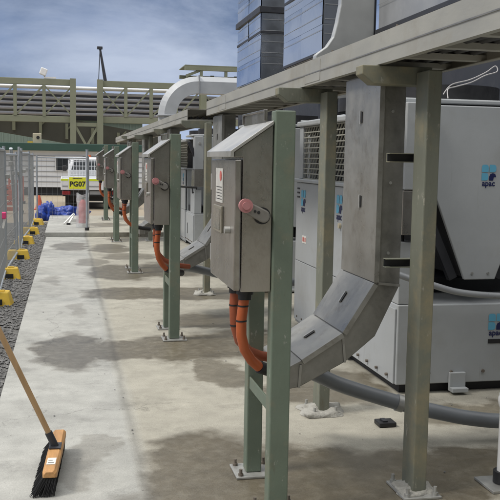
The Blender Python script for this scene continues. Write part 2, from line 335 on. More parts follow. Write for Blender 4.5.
# ------------------------------------------------------------------ ground
GZ = -.06
def sheet(x0, x1, y0, y1, z): return MB().add([(x0, y0, z), (x1, y0, z), (x1, y1, z), (x0, y1, z)], [(0, 1, 2, 3)])
struct('ground', sheet(-500, 500, -300, 900, GZ), 'dirt')
struct('gravel_strip', sheet(-3.2, -.43, -3, 21.9, GZ + .006), 'gravel_bed')
mb = MB(); mb.prism([(-.45, -3), (9, -3), (9, 17.45), (-.415, 17.45), (-.44, 10)], -.16, 0, 'z'); slab = struct('concrete_pad', mb, 'concrete')
mb = MB(); mb.prism([(-.44, 17.47), (9, 17.47), (9, 22.6), (-.44, 22.6)], -.16, .085, 'z'); struct('concrete_pad', mb, 'concrete')
# gravel stones
mb = MB(); rnd = random.Random(3)
OCT = [(1, 0, 0), (-1, 0, 0), (0, 1, 0), (0, -1, 0), (0, 0, 1), (0, 0, -1)]
OF = [(0, 2, 4), (2, 1, 4), (1, 3, 4), (3, 0, 4), (2, 0, 5), (1, 2, 5), (3, 1, 5), (0, 3, 5)]
for i in range(9000):
    x = rnd.uniform(-1.25, -.455); y = 5 + 17 * rnd.random() ** 1.5; r = rnd.uniform(.008, .024)
    a_ = rnd.uniform(0, 6.28); ca, sa = math.cos(a_), math.sin(a_)
    k = [(rnd.uniform(.7, 1.3), rnd.uniform(.6, 1.1), rnd.uniform(.4, .8)) for _ in range(6)]
    mb.add([(x + r * (px * k[j][0] * ca - py * k[j][1] * sa), y + r * (px * k[j][0] * sa + py * k[j][1] * ca), GZ + .012 + r * (pz * k[j][2] + .2 * k[j][0])) for j, (px, py, pz) in enumerate(OCT)], OF)
struct('gravel', mb, 'stone', 'stuff')

# ------------------------------------------------------------------ far background
def place_front(cx, cy, cz): return lambda u, v, d: (cx + u, cy - d, cz + v)
def place_left(cx, cy, cz): return lambda u, v, d: (cx - d, cy - u, cz + v)

t = thing('green_shed', (-8, 72, GZ), 'large pale green sheet-metal shed rising behind the white hut', 'shed')
mb = MB().box(-26, 6, 70, 86, GZ, 4.6); obj('wall', mb, 'shed', t)
mb = MB()
for i in range(64): mb.box(-26 + i * .5, -25.88 + i * .5, 69.95, 69.999, GZ, 4.55)
obj('wall_rib', mb, 'shed', t)
mb = MB().prism([(-26.5, 4.6), (6.4, 4.6), (-10, 6.2)], 69.5, 86.4); obj('roof', mb, 'shed', t)

# sloping conveyor gantry below the pipes
t = thing('conveyor_gantry', (-5, 64, GZ), 'dark brown conveyor gantry sloping down to the right under the pipe rack', 'conveyor')
def cz(x): return 3.30 - .155 * (x + 4.55)
mb = MB().add([(x, y, cz(x) + dz) for x in (-24, 14) for y in (62, 65) for dz in (0, 1.7)], [(0, 1, 3, 2), (4, 6, 7, 5), (0, 4, 5, 1), (2, 3, 7, 6), (0, 2, 6, 4), (1, 5, 7, 3)])
obj('deck', mb, 'conveyor', t)
for x in [-9.4, -7.6, -5.5, -3.6, -1.8, 0, 1.8, 3.6]:
    mb = MB().prism([(x - .1, cz(x) + .25), (x + .1, cz(x) + .25), (x + .1, cz(x) + 1.35), (x - .1, cz(x) + 1.35)], 61.75, 61.98); mb.bar((x, 61.85, cz(x) + .9), (x + .55, 61.85, cz(x) + 1.45), .1, .1)
    obj('bracket', mb, 'rack', t)
for x in (-14, 6):
    obj('leg', MB().box(x, x + .35, 63, 63.4, GZ, cz(x)), 'conveyor', t)

# pipe rack
t = thing('pipe_rack', (0, 60, GZ), 'long khaki steel truss gantry carrying pipes across the background', 'gantry')
def truss(xs, zt, zb, y):
    x0, x1 = xs[0], xs[-1]
    obj('chord', MB().box(x0 - .12, x1 + .12, y, y + .22, zt - .42, zt), 'rack', t, .02)
    obj('chord', MB().box(x0 - .12, x1 + .12, y, y + .22, zb - .12, zb + .30), 'rack', t, .02)
    for i, x in enumerate(xs):
        obj('upright', MB().box(x - .11, x + .11, y - .03, y + .2, zb + .3, zt - .42), 'rack', t)
    for i in range(len(xs) - 1):
        a_, b_ = xs[i], xs[i + 1]
        if (i == len(xs) - 2 and x1 < 1) or (i == 0 and x0 > 1) or i == 4:
            obj('brace', MB().bar((a_, y + .1, zb + .3), (b_, y + .1, zt - .42), .09, .09).bar((a_, y + .05, zt - .42), (b_, y + .05, zb + .3), .09, .09), 'rack', t)
        else: obj('brace', MB().bar((a_, y + .1, zb + .3), (b_, y + .1, zt - .42), .11, .11), 'rack', t)
truss([-20.5 + 1.9 * i for i in range(12)], 6.85, 4.05, 60)
truss([2.25 + 1.75 * i for i in range(10)], 6.85, 4.1, 60)
for x in (.42, 2.24, 9.4, 16.0, -12.9):
    obj('column', MB().box(x - .2, x + .2, 59.7, 60.1, GZ, 6.9), 'rack', t)
obj('brace', MB().bar((.55, 59.9, 3.75), (1.33, 59.9, 2.35), .16, .16).bar((2.1, 59.9, 3.75), (1.33, 59.9, 2.35), .16, .16), 'rack', t)
obj('tie_beam', MB().box(.62, 2.04, 59.8, 60.0, 3.7, 3.95), 'rack', t)
for x in (9.5, 11.3, 13.1, 14.9):
    obj('upright', MB().box(x - .1, x + .1, 61.55, 61.75, 6.85, 7.949), 'rack', t)
obj('tie_beam', MB().box(8.7, 18, 61.6, 61.8, 7.15, 7.32), 'rack', t)
obj('tie_beam', MB().bar((8.4, 61.7, 7.55), (9.4, 61.7, 7.95), .18, .18), 'rack', t)
for x in (8.8, 10.6, 12.4, 14.2):
    obj('upright', MB().box(x - .13, x + .13, 63.4, 63.66, 6.85, 7.8), 'rack', t)
obj('roof_frame', MB().box(8.3, 18, 61.5, 61.8, 7.95, 8.25).box(8.3, 18, 64.5, 64.8, 7.6, 7.85).box(8.3, 18, 61.5, 64.8, 8.26, 8.32), 'rack', t)
for i, z in enumerate((6.33, 5.98, 5.62, 5.27, 4.92, 4.58)):
    mb = MB().tube([(x, 60.75 + .12 * i, z + .015 * math.sin(x)) for x in range(-24, 27, 3)], .105 if i else .13, 10)
    solo('pipe', mb, 'pipe' if i else 'pipe_white', ['bright white clad pipe, topmost of the pipes in the gantry', 'grey lagged pipe running just under the white pipe in the gantry', 'grey lagged pipe second below the white pipe in the gantry',
          'grey lagged pipe third below the white pipe in the gantry', 'grey lagged pipe second from the bottom of the gantry', 'lowest grey lagged pipe just above the gantry bottom chord'][i], 'pipe', 'horizontal pipes in the gantry')
mb = MB().box(-24, 26, 62.2, 62.3, 4.2, 6.05); solo('gap_backing', mb, 'dark', 'added dark sheet that darkens the gaps between the gantry pipes', 'screen')  # dark sheet added behind the pipes to darken their gaps
t = thing('floodlight', (-1.49, 60.1, 6.85), 'small white floodlight on top of the gantry at left', 'floodlight')
obj('stem', MB().tube([(-1.44, 60.1, 6.85), (-1.47, 60.1, 7.15)], .05, 8), 'zinc', t); obj('lamp_head', MB().box(-1.75, -1.3, 59.95, 60.35, 7.08, 7.55, Matrix.Rotation(R_(20), 3, 'Y')), 'white_pure', t, .05)
obj('bracket', MB().box(-1.5, -.7, 60.05, 60.2, 6.87, 6.98), 'white_pure', t)
t = thing('mast', (2.6, 60, 6.85), 'thin dark mast leaning above the gantry against the sky', 'mast')
obj('pole', MB().tube([(2.6, 60.1, 6.85), (2.25, 60.1, 9.0)], .09, 8, radii=[.12, .07]), 'band', t); obj('mast_head', MB().box(2.05, 2.42, 60, 60.2, 8.95, 9.15), 'band', t, .03)
obj('guy_wire', MB().tube([(2.15, 60.1, 6.85), (2.24, 60.1, 8.9)], .03, 6), 'band', t)

# white transportable hut
t = thing('site_hut', (-1, 38, GZ), 'white clad transportable hut with dark green fascia behind the utility truck', 'hut')
obj('wall', MB().box(-7.5, 5.2, 37.6, 41, .30, 1.85), 'hut', t)
mb = MB()
for z in (.52, .74, .96, 1.18, 1.40, 1.62): mb.box(-7.5, 5.2, 37.575, 37.599, z, z + .025)
obj('cladding_seam', mb, 'duct', t)
obj('fascia', MB().box(-7.7, 5.4, 37.3, 41.2, 1.852, 2.17), 'fascia', t, .02)
wn = obj('window', MB().box(-.50, .66, 37.54, 37.573, .98, 1.64), 'white_pure', t)
obj('pane', MB().box(-.45, .12, 37.52, 37.538, 1.03, 1.59).box(.17, .61, 37.52, 37.538, 1.03, 1.59), 'glass', wn)
obj('underfloor_shade', MB().box(-7.4, 5.1, 37.75, 40.8, GZ, .298), 'dark', t)  # dark box paints the shade of the gap under the hut
t = thing('vent_box', (-1.25, 38.2, 2.17), 'small beige box with a dark round opening on the hut roof', 'vent')
obj('case', MB().box(-1.44, -1.08, 38.1, 38.4, 2.17, 2.60), 'beige', t, .02); obj('opening', MB().cyl((-1.22, 38.098, 2.42), .07, .02, 16, (0, -1, 0)), 'ink', t)
obj('lip', MB().box(-1.66, -1.445, 38.1, 38.35, 2.17, 2.25), 'yellow', t)

# ------------------------------------------------------------------ utility truck
UY = 27.6
t = thing('utility_truck', (.85, UY + 2.4, GZ), 'white utility truck seen from behind with a yellow sign on its tray', 'truck')
x0, x1 = -.20, 1.72
obj('tray', MB().box(x0, x1, UY + .06, UY + 2.3, .60, .66).box(x0, x0 + .05, UY + .06, UY + 2.3, .66, .93).box(x1 - .05, x1, UY + .06, UY + 2.3, .66, .93).box(x0, x1, UY + 2.25, UY + 2.3, .66, .95), 'ute', t, .01)
tg = obj('tailgate', MB().box(x0, x1, UY, UY + .05, .56, .93), 'ute', t, .012)
for a_, b_ in ((x0 + .01, .03), (.60, x1 - .01)): obj('hivis_stripe', MB().box(a_, b_, UY - .006, UY - .001, .855, .915), 'hivis', tg)
for a_, b_ in ((x0 + .05, .02), (.64, 1.0)): obj('reflector', MB().box(a_, b_, UY - .006, UY - .001, .66, .70), 'duct', tg)
sg = obj('sign_plate', MB().box(.06, .58, UY - .014, UY - .003, .60, .965), 'plate_yellow', tg, 0, 'yellow plate with black characters PG07')
obj('lettering', text_mb('PG07', .22, .0, place_front(.32, UY - .018, .745), .008), 'ink', sg)
obj('top_line', MB().box(.17, .47, UY - .017, UY - .0145, .915, .935), 'ink', sg)
for a_ in (-.16, 1.42):
    obj('tail_lamp', MB().box(a_, a_ + .26, UY + .03, UY + .10, .41, .53), 'taillight', t, .01)
obj('rear_bar', MB().box(x0 + .05, x1 - .05, UY + .08, UY + .2, .36, .555), 'dark', t, .01)
obj('number_plate', MB().box(.70, 1.06, UY + .05, UY + .07, .42, .53), 'duct', t)
obj('chassis', MB().box(.1, 1.4, UY + .3, UY + 4.7, .2, .58), 'dark', t)
for a_ in (.0, 1.28):
    for yy in (UY + 1.0, UY + 3.9):
        wl = obj('wheel', MB().cyl((a_, yy, GZ + .36), .36, .26, 24, (1, 0, 0)), 'rubber', t, .03); obj('rim', MB().cyl((a_ - .012, yy, GZ + .36), .2, .29, 16, (1, 0, 0)), 'zinc', wl)
for a_ in (-.06, 1.24): obj('mudflap', MB().box(a_, a_ + .36, UY + .55, UY + .57, -.02, .42), 'rubber', t)
cb = MB().add([(.02 + .02, UY + 2.45, .62), (1.52, UY + 2.45, .62), (1.52, UY + 4.9, .62), (.04, UY + 4.9, .62),
               (.02, UY + 2.45, 1.15), (1.54, UY + 2.45, 1.15), (1.54, UY + 4.1, 1.15), (.02, UY + 4.1, 1.15),
               (.17, UY + 2.6, 1.60), (1.39, UY + 2.6, 1.60), (1.39, UY + 3.6, 1.60), (.17, UY + 3.6, 1.60)],
              [(3, 2, 1, 0), (0, 1, 5, 4), (1, 2, 6, 5), (2, 3, 7, 6), (3, 0, 4, 7), (4, 5, 9, 8), (5, 6, 10, 9), (6, 7, 11, 10), (7, 4, 8, 11), (8, 9, 10, 11)])
cab = obj('cab', cb, 'ute', t, .05)
def cabp(u, v): return (u, UY + 2.435 + .15 * (v - 1.15) / .45, v)
obj('rear_window', MB().add([cabp(.14, 1.17), cabp(1.42, 1.17), cabp(1.30, 1.53), cabp(.26, 1.53)], [(0, 1, 2, 3)]), 'glass', cab)
mb = MB()
for i in range(14): mb.bar((.12 + .1 * i, UY + 2.28, .95), (.12 + .1 * i, UY + 2.28, 1.5), .012, .012)
for z in (1.0, 1.15, 1.3, 1.45): mb.bar((.08, UY + 2.27, z), (1.46, UY + 2.27, z), .014, .014)
mb.bar((.06, UY + 2.28, .95), (.06, UY + 2.28, 1.52), .05, .05).bar((1.48, UY + 2.28, .95), (1.48, UY + 2.28, 1.52), .05, .05).bar((.04, UY + 2.28, 1.52), (1.5, UY + 2.28, 1.52), .05, .05)
obj('mesh_headboard', mb, 'ute', t)
obj('beacon', MB().cyl((.78, UY + 3.0, 1.6), .06, .09, 14, r2=.045), 'orange', t)
for a_ in (-.16, 1.58): obj('mirror', MB().box(a_, a_ + .14, UY + 3.9, UY + 3.96, 1.1, 1.3), 'black', t, .02)

# ------------------------------------------------------------------ temporary fence
FX = -.80
ys = [7.35, 9.62, 11.86, 14.1, 16.35, 18.6, 21.3]
def fence_panel(p, q, top, label, mesh_step=.075):
    p, q = Vector(p), Vector(q); d = (q - p); ln = d.length; d.normalize()
    t = thing('temporary_fence', ((p + q) / 2), label, 'fence panel', 'temporary fence panels')
    z0, z1 = (.06 if p.x + q.x < -1 else .03), top
    P = lambda s, z: p + d * s + Vector((0, 0, z - p.z))
    for s in (.02, ln - .02):
        obj('post', MB().tube([P(s, GZ + .06 if p.x + q.x < -1 else .10), P(s, z1 + .05)], .021, 10), 'fence', t)
    for z in ((z0, z1) if p.x + q.x < -1 else (z1,)): obj('rail', MB().tube([P(.02, z), P(ln - .02, z)], .018, 10), 'fence', t)
    mb = MB(); k = int(ln / mesh_step)
    for i in range(1, k): mb.bar(P(i * ln / k, z0), P(i * ln / k, z1), .0032, .0032)
    for i in range(1, 7): mb.bar(P(.02, z0 + (z1 - z0) * i / 7), P(ln - .02, z0 + (z1 - z0) * i / 7), .0032, .0032)
    obj('wire_mesh', mb, 'wire', t); return t
fl = ['temporary mesh fence panel cut off by the left edge of the picture', 'temporary mesh fence panel with a pink tag at the left edge', 'temporary mesh fence panel beside the second visible yellow block',
      'temporary mesh fence panel in the middle of the fence run', 'temporary mesh fence panel second from the far corner post', 'farthest temporary mesh fence panel of the run, by the blue tarps']
for i in range(6):
    lean = (-.03, .045, -.02, .05, -.03, .02)[i]
    fence_panel((FX + lean, ys[i] + .03, GZ), (FX - lean * .5, ys[i + 1] - .03, GZ), (1.64, 1.68, 1.62, 1.70, 1.66, 1.64)[i], fl[i])
fence_panel((FX + .06, 21.42, GZ), (.53, 21.35, GZ), 1.58, 'open mesh fence panel crossing in front of the truck to the thin post', .12)
for i, y in enumerate(ys):
    solo('fence_clamp', MB().box(FX - .05, FX + .05, y - .06, y + .06, 1.3, 1.36), 'zinc', 'small steel clamp joining fence panels above the %s yellow block' % ['cropped nearest', 'nearest visible', 'second visible', 'third visible', 'fourth visible', 'fifth visible', 'farthest'][i], 'clamp', 'fence clamps', .01) if i else None
def block(y, label, dx=0, rz=0):
    t = thing('fence_block', (FX + dx, y, GZ), label, 'fence foot', 'yellow fence feet')
    X = FX + dx; hw, tw, hl, tl, h = .19, .15, .12, .085, .16
    mb = MB().add([(X - hw, y - hl, GZ + .004), (X + hw, y - hl, GZ + .004), (X + hw, y + hl, GZ + .004), (X - hw, y + hl, GZ + .004), (X - tw, y - tl, GZ + h), (X + tw, y - tl, GZ + h), (X + tw, y + tl, GZ + h), (X - tw, y + tl, GZ + h)],
                  [(3, 2, 1, 0), (4, 5, 6, 7), (0, 1, 5, 4), (1, 2, 6, 5), (2, 3, 7, 6), (3, 0, 4, 7)])
    obj('foot_shell', mb, 'yellow', t, .012)
    rt = Matrix.Rotation(R_(-13), 3, 'X')
    obj('recess', MB().box(X - .02, X + .09, y - .122, y - .112, GZ + .025, GZ + .085), 'dark', t)
    obj('cap', MB().box(X + .02, X + .10, y - .03, y + .03, GZ + h + .001, GZ + h + .012), 'yellow', t)
    t.rotation_euler.z = R_(rz); return t
bl = ['yellow fence foot nearest the broom, half out of the frame', 'yellow fence foot nearest of those fully in frame on the gravel', 'second whole yellow fence foot on the gravel counting from the broom', 'yellow fence foot midway along the gravel strip', 'yellow fence foot third from the blue tarps', 'yellow fence foot second from the blue tarps', 'farthest yellow fence foot, in front of the blue tarps']
for i, y in enumerate([7.25, 9.75, 11.85, 14.1, 16.5, 18.6, 21.2]): block(y, bl[i], (0, .01, -.01, .02, 0, .03, .05)[i], (2, -4, 3, 5, -3, 6, -8)[i])
t = thing('pink_tag', (FX + .03, 11.0, .8), 'bright pink tag tied to the fence at the left edge', 'tag'); obj('tape', MB().box(FX - .02, FX + .05, 10.98, 11.1, .82, .90), 'pinktag', t, .01); obj('tail', MB().box(FX + .01, FX + .035, 11.0, 11.06, .70, .82, Matrix.Rotation(R_(12), 3, 'Y')), 'label_white', t)
for k, (y, lb) in enumerate(((9.2, 'bluish leaning brace tube behind the nearest whole fence panel'), (13.9, 'leaning brace tube behind the fence near the third yellow block'))):
    t = thing('fence_stay', (FX - .1, y, GZ), lb, 'brace', 'leaning fence braces')
    obj('tube', MB().tube([(FX - .06, y + .0, 1.72), (FX - .05, y + 1.2, GZ + .05)], .028, 10), 'fence', t); obj('clamp', MB().box(FX - .10, FX - .03, y - .03, y + .05, 1.45, 1.52), 'zinc', t, .01)
# thin post with a black foot
t = thing('thin_post', (.40, 17.9, 0), 'thin grey post with black foot standing beside the red wrapped cylinder', 'post')
obj('pole', MB().tube([(.40, 17.98, .11), (.405, 17.98, 1.74)], .026, 12), 'fence', t); obj('rubber_foot', MB().cyl((.40, 17.98, .085), .045, .06, 14), 'black', t, .008); obj('cap', MB().cyl((.405, 17.98, 1.74), .03, .02, 12), 'fence', t)
# orange barrier and cone beyond the fence
for k, (x, y, h_, lb) in enumerate([(-1.55, 25.5, .95, 'orange barrier panel seen through the mesh fence, nearer one'), (-1.75, 31, .9, 'orange barrier panel seen through the mesh fence, farther one near the hut')]):
    t = thing('barrier', (x, y, GZ), lb, 'barrier', 'orange barriers behind the fence')
    mb = MB()
    for j in range(5): mb.box(x - .25, x + .25, y, y + .05, .02 + j * .16, .02 + j * .16 + .11)
    obj('slat_panel', mb, 'cone', t, .01); obj('foot', MB().box(x - .3, x - .2, y - .25, y + .3, GZ, GZ + .08).box(x + .2, x + .3, y - .25, y + .3, GZ, GZ + .08), 'rubber', t)
    obj('post', MB().box(x - .26, x - .21, y - .01, y + .06, GZ + .08, h_).box(x + .21, x + .26, y - .01, y + .06, GZ + .08, h_), 'cone', t)
t = thing('traffic_cone', (-.78, 27.5, GZ), 'small orange traffic cone behind the blue tarps', 'cone')
obj('cone_body', MB().cyl((-.86, 27.5, GZ + .03), .13, .42, 18, r2=.03), 'cone', t); obj('base', MB().box(-1.02, -.70, 27.34, 27.66, GZ, GZ + .03), 'cone', t, .008)

# blue tarps
def blob(fn, nu, nv, closed_u=True):
    vs_ = [fn(i / nu, j / nv) for j in range(nv + 1) for i in range(nu)]
    fs = [(j * nu + i, j * nu + (i + 1) % nu, (j + 1) * nu + (i + 1) % nu, (j + 1) * nu + i) for j in range(nv) for i in range(nu)]
    return MB().add(vs_, fs, True)
def crumple(cx, cy, rx, ry, rz, seed, amp=.30):
    def fn(u, v):
        a_ = u * 2 * math.pi; ph = (v - .5) * math.pi; c = math.cos(ph); d = Vector((c * math.cos(a_), c * math.sin(a_), math.sin(ph)))
        q = d * 1.5 + Vector((seed, seed * .7, 0))
        k = 1 + amp * noise.noise(q) - amp * .9 * abs(noise.noise(q * 1.9)) - amp * .55 * abs(noise.noise(q * 4.2)) - .05 * abs(noise.noise(q * 9))
        return (cx + rx * d.x * k, cy + ry * d.y * k, max(GZ + .004, GZ + .06 + rz * max(d.z, -.2) * k * 1.25))
    return blob(fn, 64, 34)
solo('tarp_roll', crumple(-.50, 23.0, .30, .42, .36, 3.1, .5), 'tarp', 'taller crumpled heap of bright blue tarp at the pad corner by the fence', 'tarp', 'blue tarps')
solo('tarp_pile', crumple(.02, 23.4, .58, .55, .27, 8.4, .45), 'tarp', 'flatter heap of blue tarp lying between the taller heap and red cylinder', 'tarp', 'blue tarps')

# plastic-wrapped red cylinder
t = thing('wrapped_cylinder', (.33, 18.8, .085), 'red cylinder wrapped in clear plastic standing beside the thin post', 'cylinder')
obj('bottle', MB().tube([(.33, 18.8, .18), (.33, 18.8, .58), (.33, 18.8, .66), (.33, 18.8, .69)], .09, 20, True, [.092, .092, .05, .03]), 'red', t)
def wrapf(u, v):
    a_ = u * 2 * math.pi; r = .125 + .022 * noise.noise((math.cos(a_) * 2.5, math.sin(a_) * 2.5, v * 5)) + .02 * (1 - v) + (.02 * math.sin(3 * a_) if v > .9 else 0)
    return (.33 + r * math.cos(a_), 18.8 + r * math.sin(a_), .088 + .72 * v + (.03 * math.sin(2 * a_ + 1) if v > .95 else 0))
obj('plastic_wrap', blob(wrapf, 30, 16), 'plastic', t); obj('base', MB().cyl((.33, 18.8, .086), .12, .09, 18), 'label_white', t)
obj('valve', MB().cyl((.33, 18.8, .69), .025, .06, 12).box(.31, .42, 18.78, 18.82, .72, .745), 'black', t)
t = thing('small_trestle', (.08, 19.9, .085), 'small white folding trestle lying beside the wrapped red cylinder', 'trestle')
obj('leg', MB().bar((-.08, 19.6, .10), (.14, 20.0, .30), .035, .02), 'label_white', t); obj('leg', MB().bar((.02, 19.5, .10), (.16, 20.05, .29), .035, .02), 'label_white', t); obj('foot', MB().box(-.02, .07, 19.45, 19.55, .087, .13), 'black', t, .01)

# ------------------------------------------------------------------ dark plant building behind the units
t = thing('plant_building', (6, 10, GZ), 'dark clad plant building standing behind the white units', 'building')
obj('wall', MB().box(5.0, 9, -5, 24, GZ, 3.4), 'building', t)
for z in (.6, 1.2, 1.8, 2.2, 2.62, 3.02):
    obj('cladding_rail', MB().box(4.93, 4.999, -5, 24, z, z + .07), 'band', t)
obj('roof_edge', MB().box(4.9, 9.1, -5.1, 24.1, 3.4, 3.55), 'band', t)

# unseen hall added behind the photographer to shade the camera-facing sides
t = thing('added_shade_hall', (8, -24, GZ), 'unseen grey hall added behind the photographer to shade the row of units', 'building')
obj('wall', MB().box(-14, 34, -36, -13, GZ, 13), 'hall', t); obj('roof', MB().prism([(-14.5, 13), (34.5, 13), (10, 15)], -36.5, -12.6), 'building', t)
obj('door', MB().box(2, 7, -13, -12.95, GZ, 4.6), 'shed', t)

# ------------------------------------------------------------------ cooling units
def logo(parent, place, s):
    """four leaf-shaped blocks and a word, s = width of the mark"""
    a_, g = .47 * s, .06 * s
    def leaf(cx, cy, flip):
        pts = []
        h = a_ / 2
        cs = [(-h, -h, .05), (h, -h, .35 if flip else .05), (h, h, .35), (-h, h, .3 if not flip else .1)]
        for (x, y, r) in cs:
            r = r * a_; sx, sy = (1 if x > 0 else -1), (1 if y > 0 else -1)
            cx_, cy_ = x - sx * r, y - sy * r
            a0 = {(-1, -1): 180, (1, -1): 270, (1, 1): 0, (-1, 1): 90}[(sx, sy)]
            for k in range(5):
                an = R_(a0 + 90 * k / 4); pts.append((cx + cx_ + r * math.cos(an), cy + cy_ + r * math.sin(an)))
        return pts
    c = (a_ + g) / 2
    mb = MB()
    for (x, y, f) in ((-c, c + .25 * s, 0), (c, c + .25 * s, 1), (-c, -c + .25 * s, 1)):
        pts = leaf(x, y, f); mb.add([place(u, v, .002) for u, v in pts], [tuple(range(len(pts)))])
    o = obj('logo_mark', mb, 'logo_blue', parent)
    h = a_ / 2
    pts = [(c - h, -c - h), (c - h, -c + h * .1), (c - h * .7, -c + h * .75), (c, -c + h), (c + h * .75, -c + h * .8), (c + h, -c + h * .2), (c + h, -c - h * .05), (c + h * .35, -c - h * .1), (c + h * .2, -c - h)]
    pts = [(u, v + .25 * s) for u, v in pts]
    obj('logo_accent', MB().add([place(u, v, .002) for u, v in pts], [tuple(range(len(pts)))]), 'logo_navy', parent)
    obj('lettering', text_mb('apac', .50 * s, .002, lambda u, v, d: place(u, v - .44 * s, d), .014 * s), 'logo_navy', parent)

def unit(y0, label):
    t = thing('cooling_unit', (3.2, y0 + 1.3, 0), label, 'cooling unit', 'white cooling units in a row')
    Y0, Y1, X0, X1 = y0, y0 + 2.62, 2.20, 4.42
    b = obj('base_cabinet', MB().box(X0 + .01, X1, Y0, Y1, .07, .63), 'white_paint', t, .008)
    logo(b, place_front(2.945, Y0 - .001, .47), .115)
    obj('name_strip', MB().box(2.89, 3.10, Y0 - .005, Y0 - .001, .345, .375), 'ink', b)
    obj('underside_shade', MB().box(X0 + .06, X1 - .05, Y0 + .06, Y1 - .05, .004, .068), 'dark', t)  # dark box stands for the shaded gap below the cabinet
    obj('lifting_lug', MB().box(2.60, 2.72, Y0 - .03, Y0 - .002, .02, .15).box(2.60, 2.72, Y0 - .08, Y0 - .031, .02, .05), 'white_paint', t, .004)
    mb = MB()
    for x in (2.45, 2.62, 2.86, 3.3, 3.7): mb.cyl((x, Y0 - .001, .15), .012, .012, 8, (0, -1, 0))
    mb.cyl((2.40, Y0 - .001, .37), .014, .012, 8, (0, -1, 0))
    obj('screw', mb, 'rust', b)
    # V-shaped end panels, slanted coils and dark trough behind them
    for cx in (2.805, 3.86):
        poly = [(cx - .115, .80), (cx + .115, .80), (cx + .545 if cx < 3 else cx + .5, 1.99), (cx - .60 if cx < 3 else cx - .5, 1.99)]
        for (ya, yb) in ((Y0 + .0, Y0 + .03), (Y1 - .04, Y1 - .01)):
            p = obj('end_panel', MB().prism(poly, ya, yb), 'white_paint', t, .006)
            if ya == Y0:
                mb = MB().cyl((cx - .06, Y0 - .001, .845), .009, .008, 8, (0, -1, 0)).cyl((cx + .06, Y0 - .001, .845), .009, .008, 8, (0, -1, 0)); obj('screw', mb, 'zinc', p)
                if cx < 3: logo(p, place_front(2.838, Y0 - .001, 1.515), .108)
        for sx, w_ in ((-1, .60 if cx < 3 else .5), (1, .545 if cx < 3 else .5)):
            q = [(cx + sx * .125, .82), (cx + sx * .17, .82), (cx + sx * (w_ + .0), 1.96), (cx + sx * (w_ - .05), 1.96)]
            obj('coil', MB().prism([(u - sx * .045, v) for u, v in q], Y0 + .035, Y1 - .05), 'coil', t)
            obj('coil_frame', MB().bar((cx + sx * .17, Y0 + .08, .80), (cx + sx * (w_ + .09), Y0 + .08, 1.9), .05, .06), 'band', t)
    obj('drip_tray', MB().box(X0 + .05, X1 - .03, Y0 + .5, Y1 - .03, .632, .74), 'dark', t)
    obj('trough_end', MB().box(X0 + .14, X1 - .06, Y0 + 1.2, Y0 + 1.24, .785, 1.95), 'dark', t)
    # corner box under the roof at the near left, dark steel case and grey case below it
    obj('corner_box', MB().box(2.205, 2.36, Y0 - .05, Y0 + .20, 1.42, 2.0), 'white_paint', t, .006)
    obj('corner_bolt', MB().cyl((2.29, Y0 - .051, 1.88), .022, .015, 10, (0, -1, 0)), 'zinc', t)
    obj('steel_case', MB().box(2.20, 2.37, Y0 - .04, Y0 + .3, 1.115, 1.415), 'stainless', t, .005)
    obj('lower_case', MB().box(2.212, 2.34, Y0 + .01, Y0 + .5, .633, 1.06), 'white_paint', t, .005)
    obj('case_cable', MB().tube([(2.27, Y0 + .12, 1.11), (2.25, Y0 + .07, 1.03), (2.19, Y0 + .1, 1.0), (2.20, Y0 + .2, 1.08)], .014, 8), 'black', t)
    # left side: control cabinet with two doors, cream guard above
    ya, yb = Y0 + 1.02, Y0 + 2.60
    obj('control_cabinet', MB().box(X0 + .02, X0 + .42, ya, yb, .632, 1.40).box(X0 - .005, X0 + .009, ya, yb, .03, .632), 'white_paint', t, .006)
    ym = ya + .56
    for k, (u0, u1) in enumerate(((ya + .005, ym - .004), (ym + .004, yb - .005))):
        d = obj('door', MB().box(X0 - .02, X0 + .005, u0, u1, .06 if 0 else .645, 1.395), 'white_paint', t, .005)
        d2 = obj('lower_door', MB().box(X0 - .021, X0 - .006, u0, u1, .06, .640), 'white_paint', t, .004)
        logo(d, place_left(X0 - .021, (u0 + u1) / 2 - (.05 if k == 0 else -.25), 1.215), .15)
        if k == 0: obj('latch', MB().cyl((X0 - .021, u1 - .37, 1.08), .022, .02, 12, (-1, 0, 0)), 'beige', d)
        else:
            obj('sticker', MB().box(X0 - .023, X0 - .0205, (u0 + u1) / 2 + .12, (u0 + u1) / 2 + .26, .83, .90), 'label_white', d)
            obj('sticker_print', MB().box(X0 - .025, X0 - .0235, (u0 + u1) / 2 + .14, (u0 + u1) / 2 + .17, .845, .885).box(X0 - .025, X0 - .0235, (u0 + u1) / 2 + .2, (u0 + u1) / 2 + .24, .845, .885), 'label_red', d)
            obj('vent_slot', MB().box(X0 - .024, X0 - .0205, u1 - .12, u1 - .04, 1.33, 1.345).box(X0 - .024, X0 - .0205, u1 - .12, u1 - .04, 1.29, 1.305).box(X0 - .024, X0 - .0205, u1 - .12, u1 - .04, 1.25, 1.265), 'band', d)
    mb = MB()
    for k in range(9): mb.cyl((X0 - .0215, ya + .1 + k * .17, .10), .010, .006, 8, (-1, 0, 0))
    for k in range(5): mb.cyl((X0 - .006, ya - .9 + k * .2, .12), .011, .016, 8, (-1, 0, 0))
    obj('screw', mb, 'rust', t)
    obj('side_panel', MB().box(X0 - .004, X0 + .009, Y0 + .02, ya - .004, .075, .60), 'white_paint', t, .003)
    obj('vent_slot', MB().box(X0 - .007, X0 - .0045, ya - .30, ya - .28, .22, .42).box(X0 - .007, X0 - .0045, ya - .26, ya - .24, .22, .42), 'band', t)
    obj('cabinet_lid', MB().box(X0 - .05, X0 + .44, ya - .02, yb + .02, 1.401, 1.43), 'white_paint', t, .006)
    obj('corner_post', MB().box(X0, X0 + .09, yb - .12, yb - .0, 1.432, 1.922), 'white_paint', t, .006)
    obj('corner_post', MB().box(X0 + .02, X0 + .09, yb - .30, yb - .22, 1.432, 1.84), 'white_paint', t, .004)
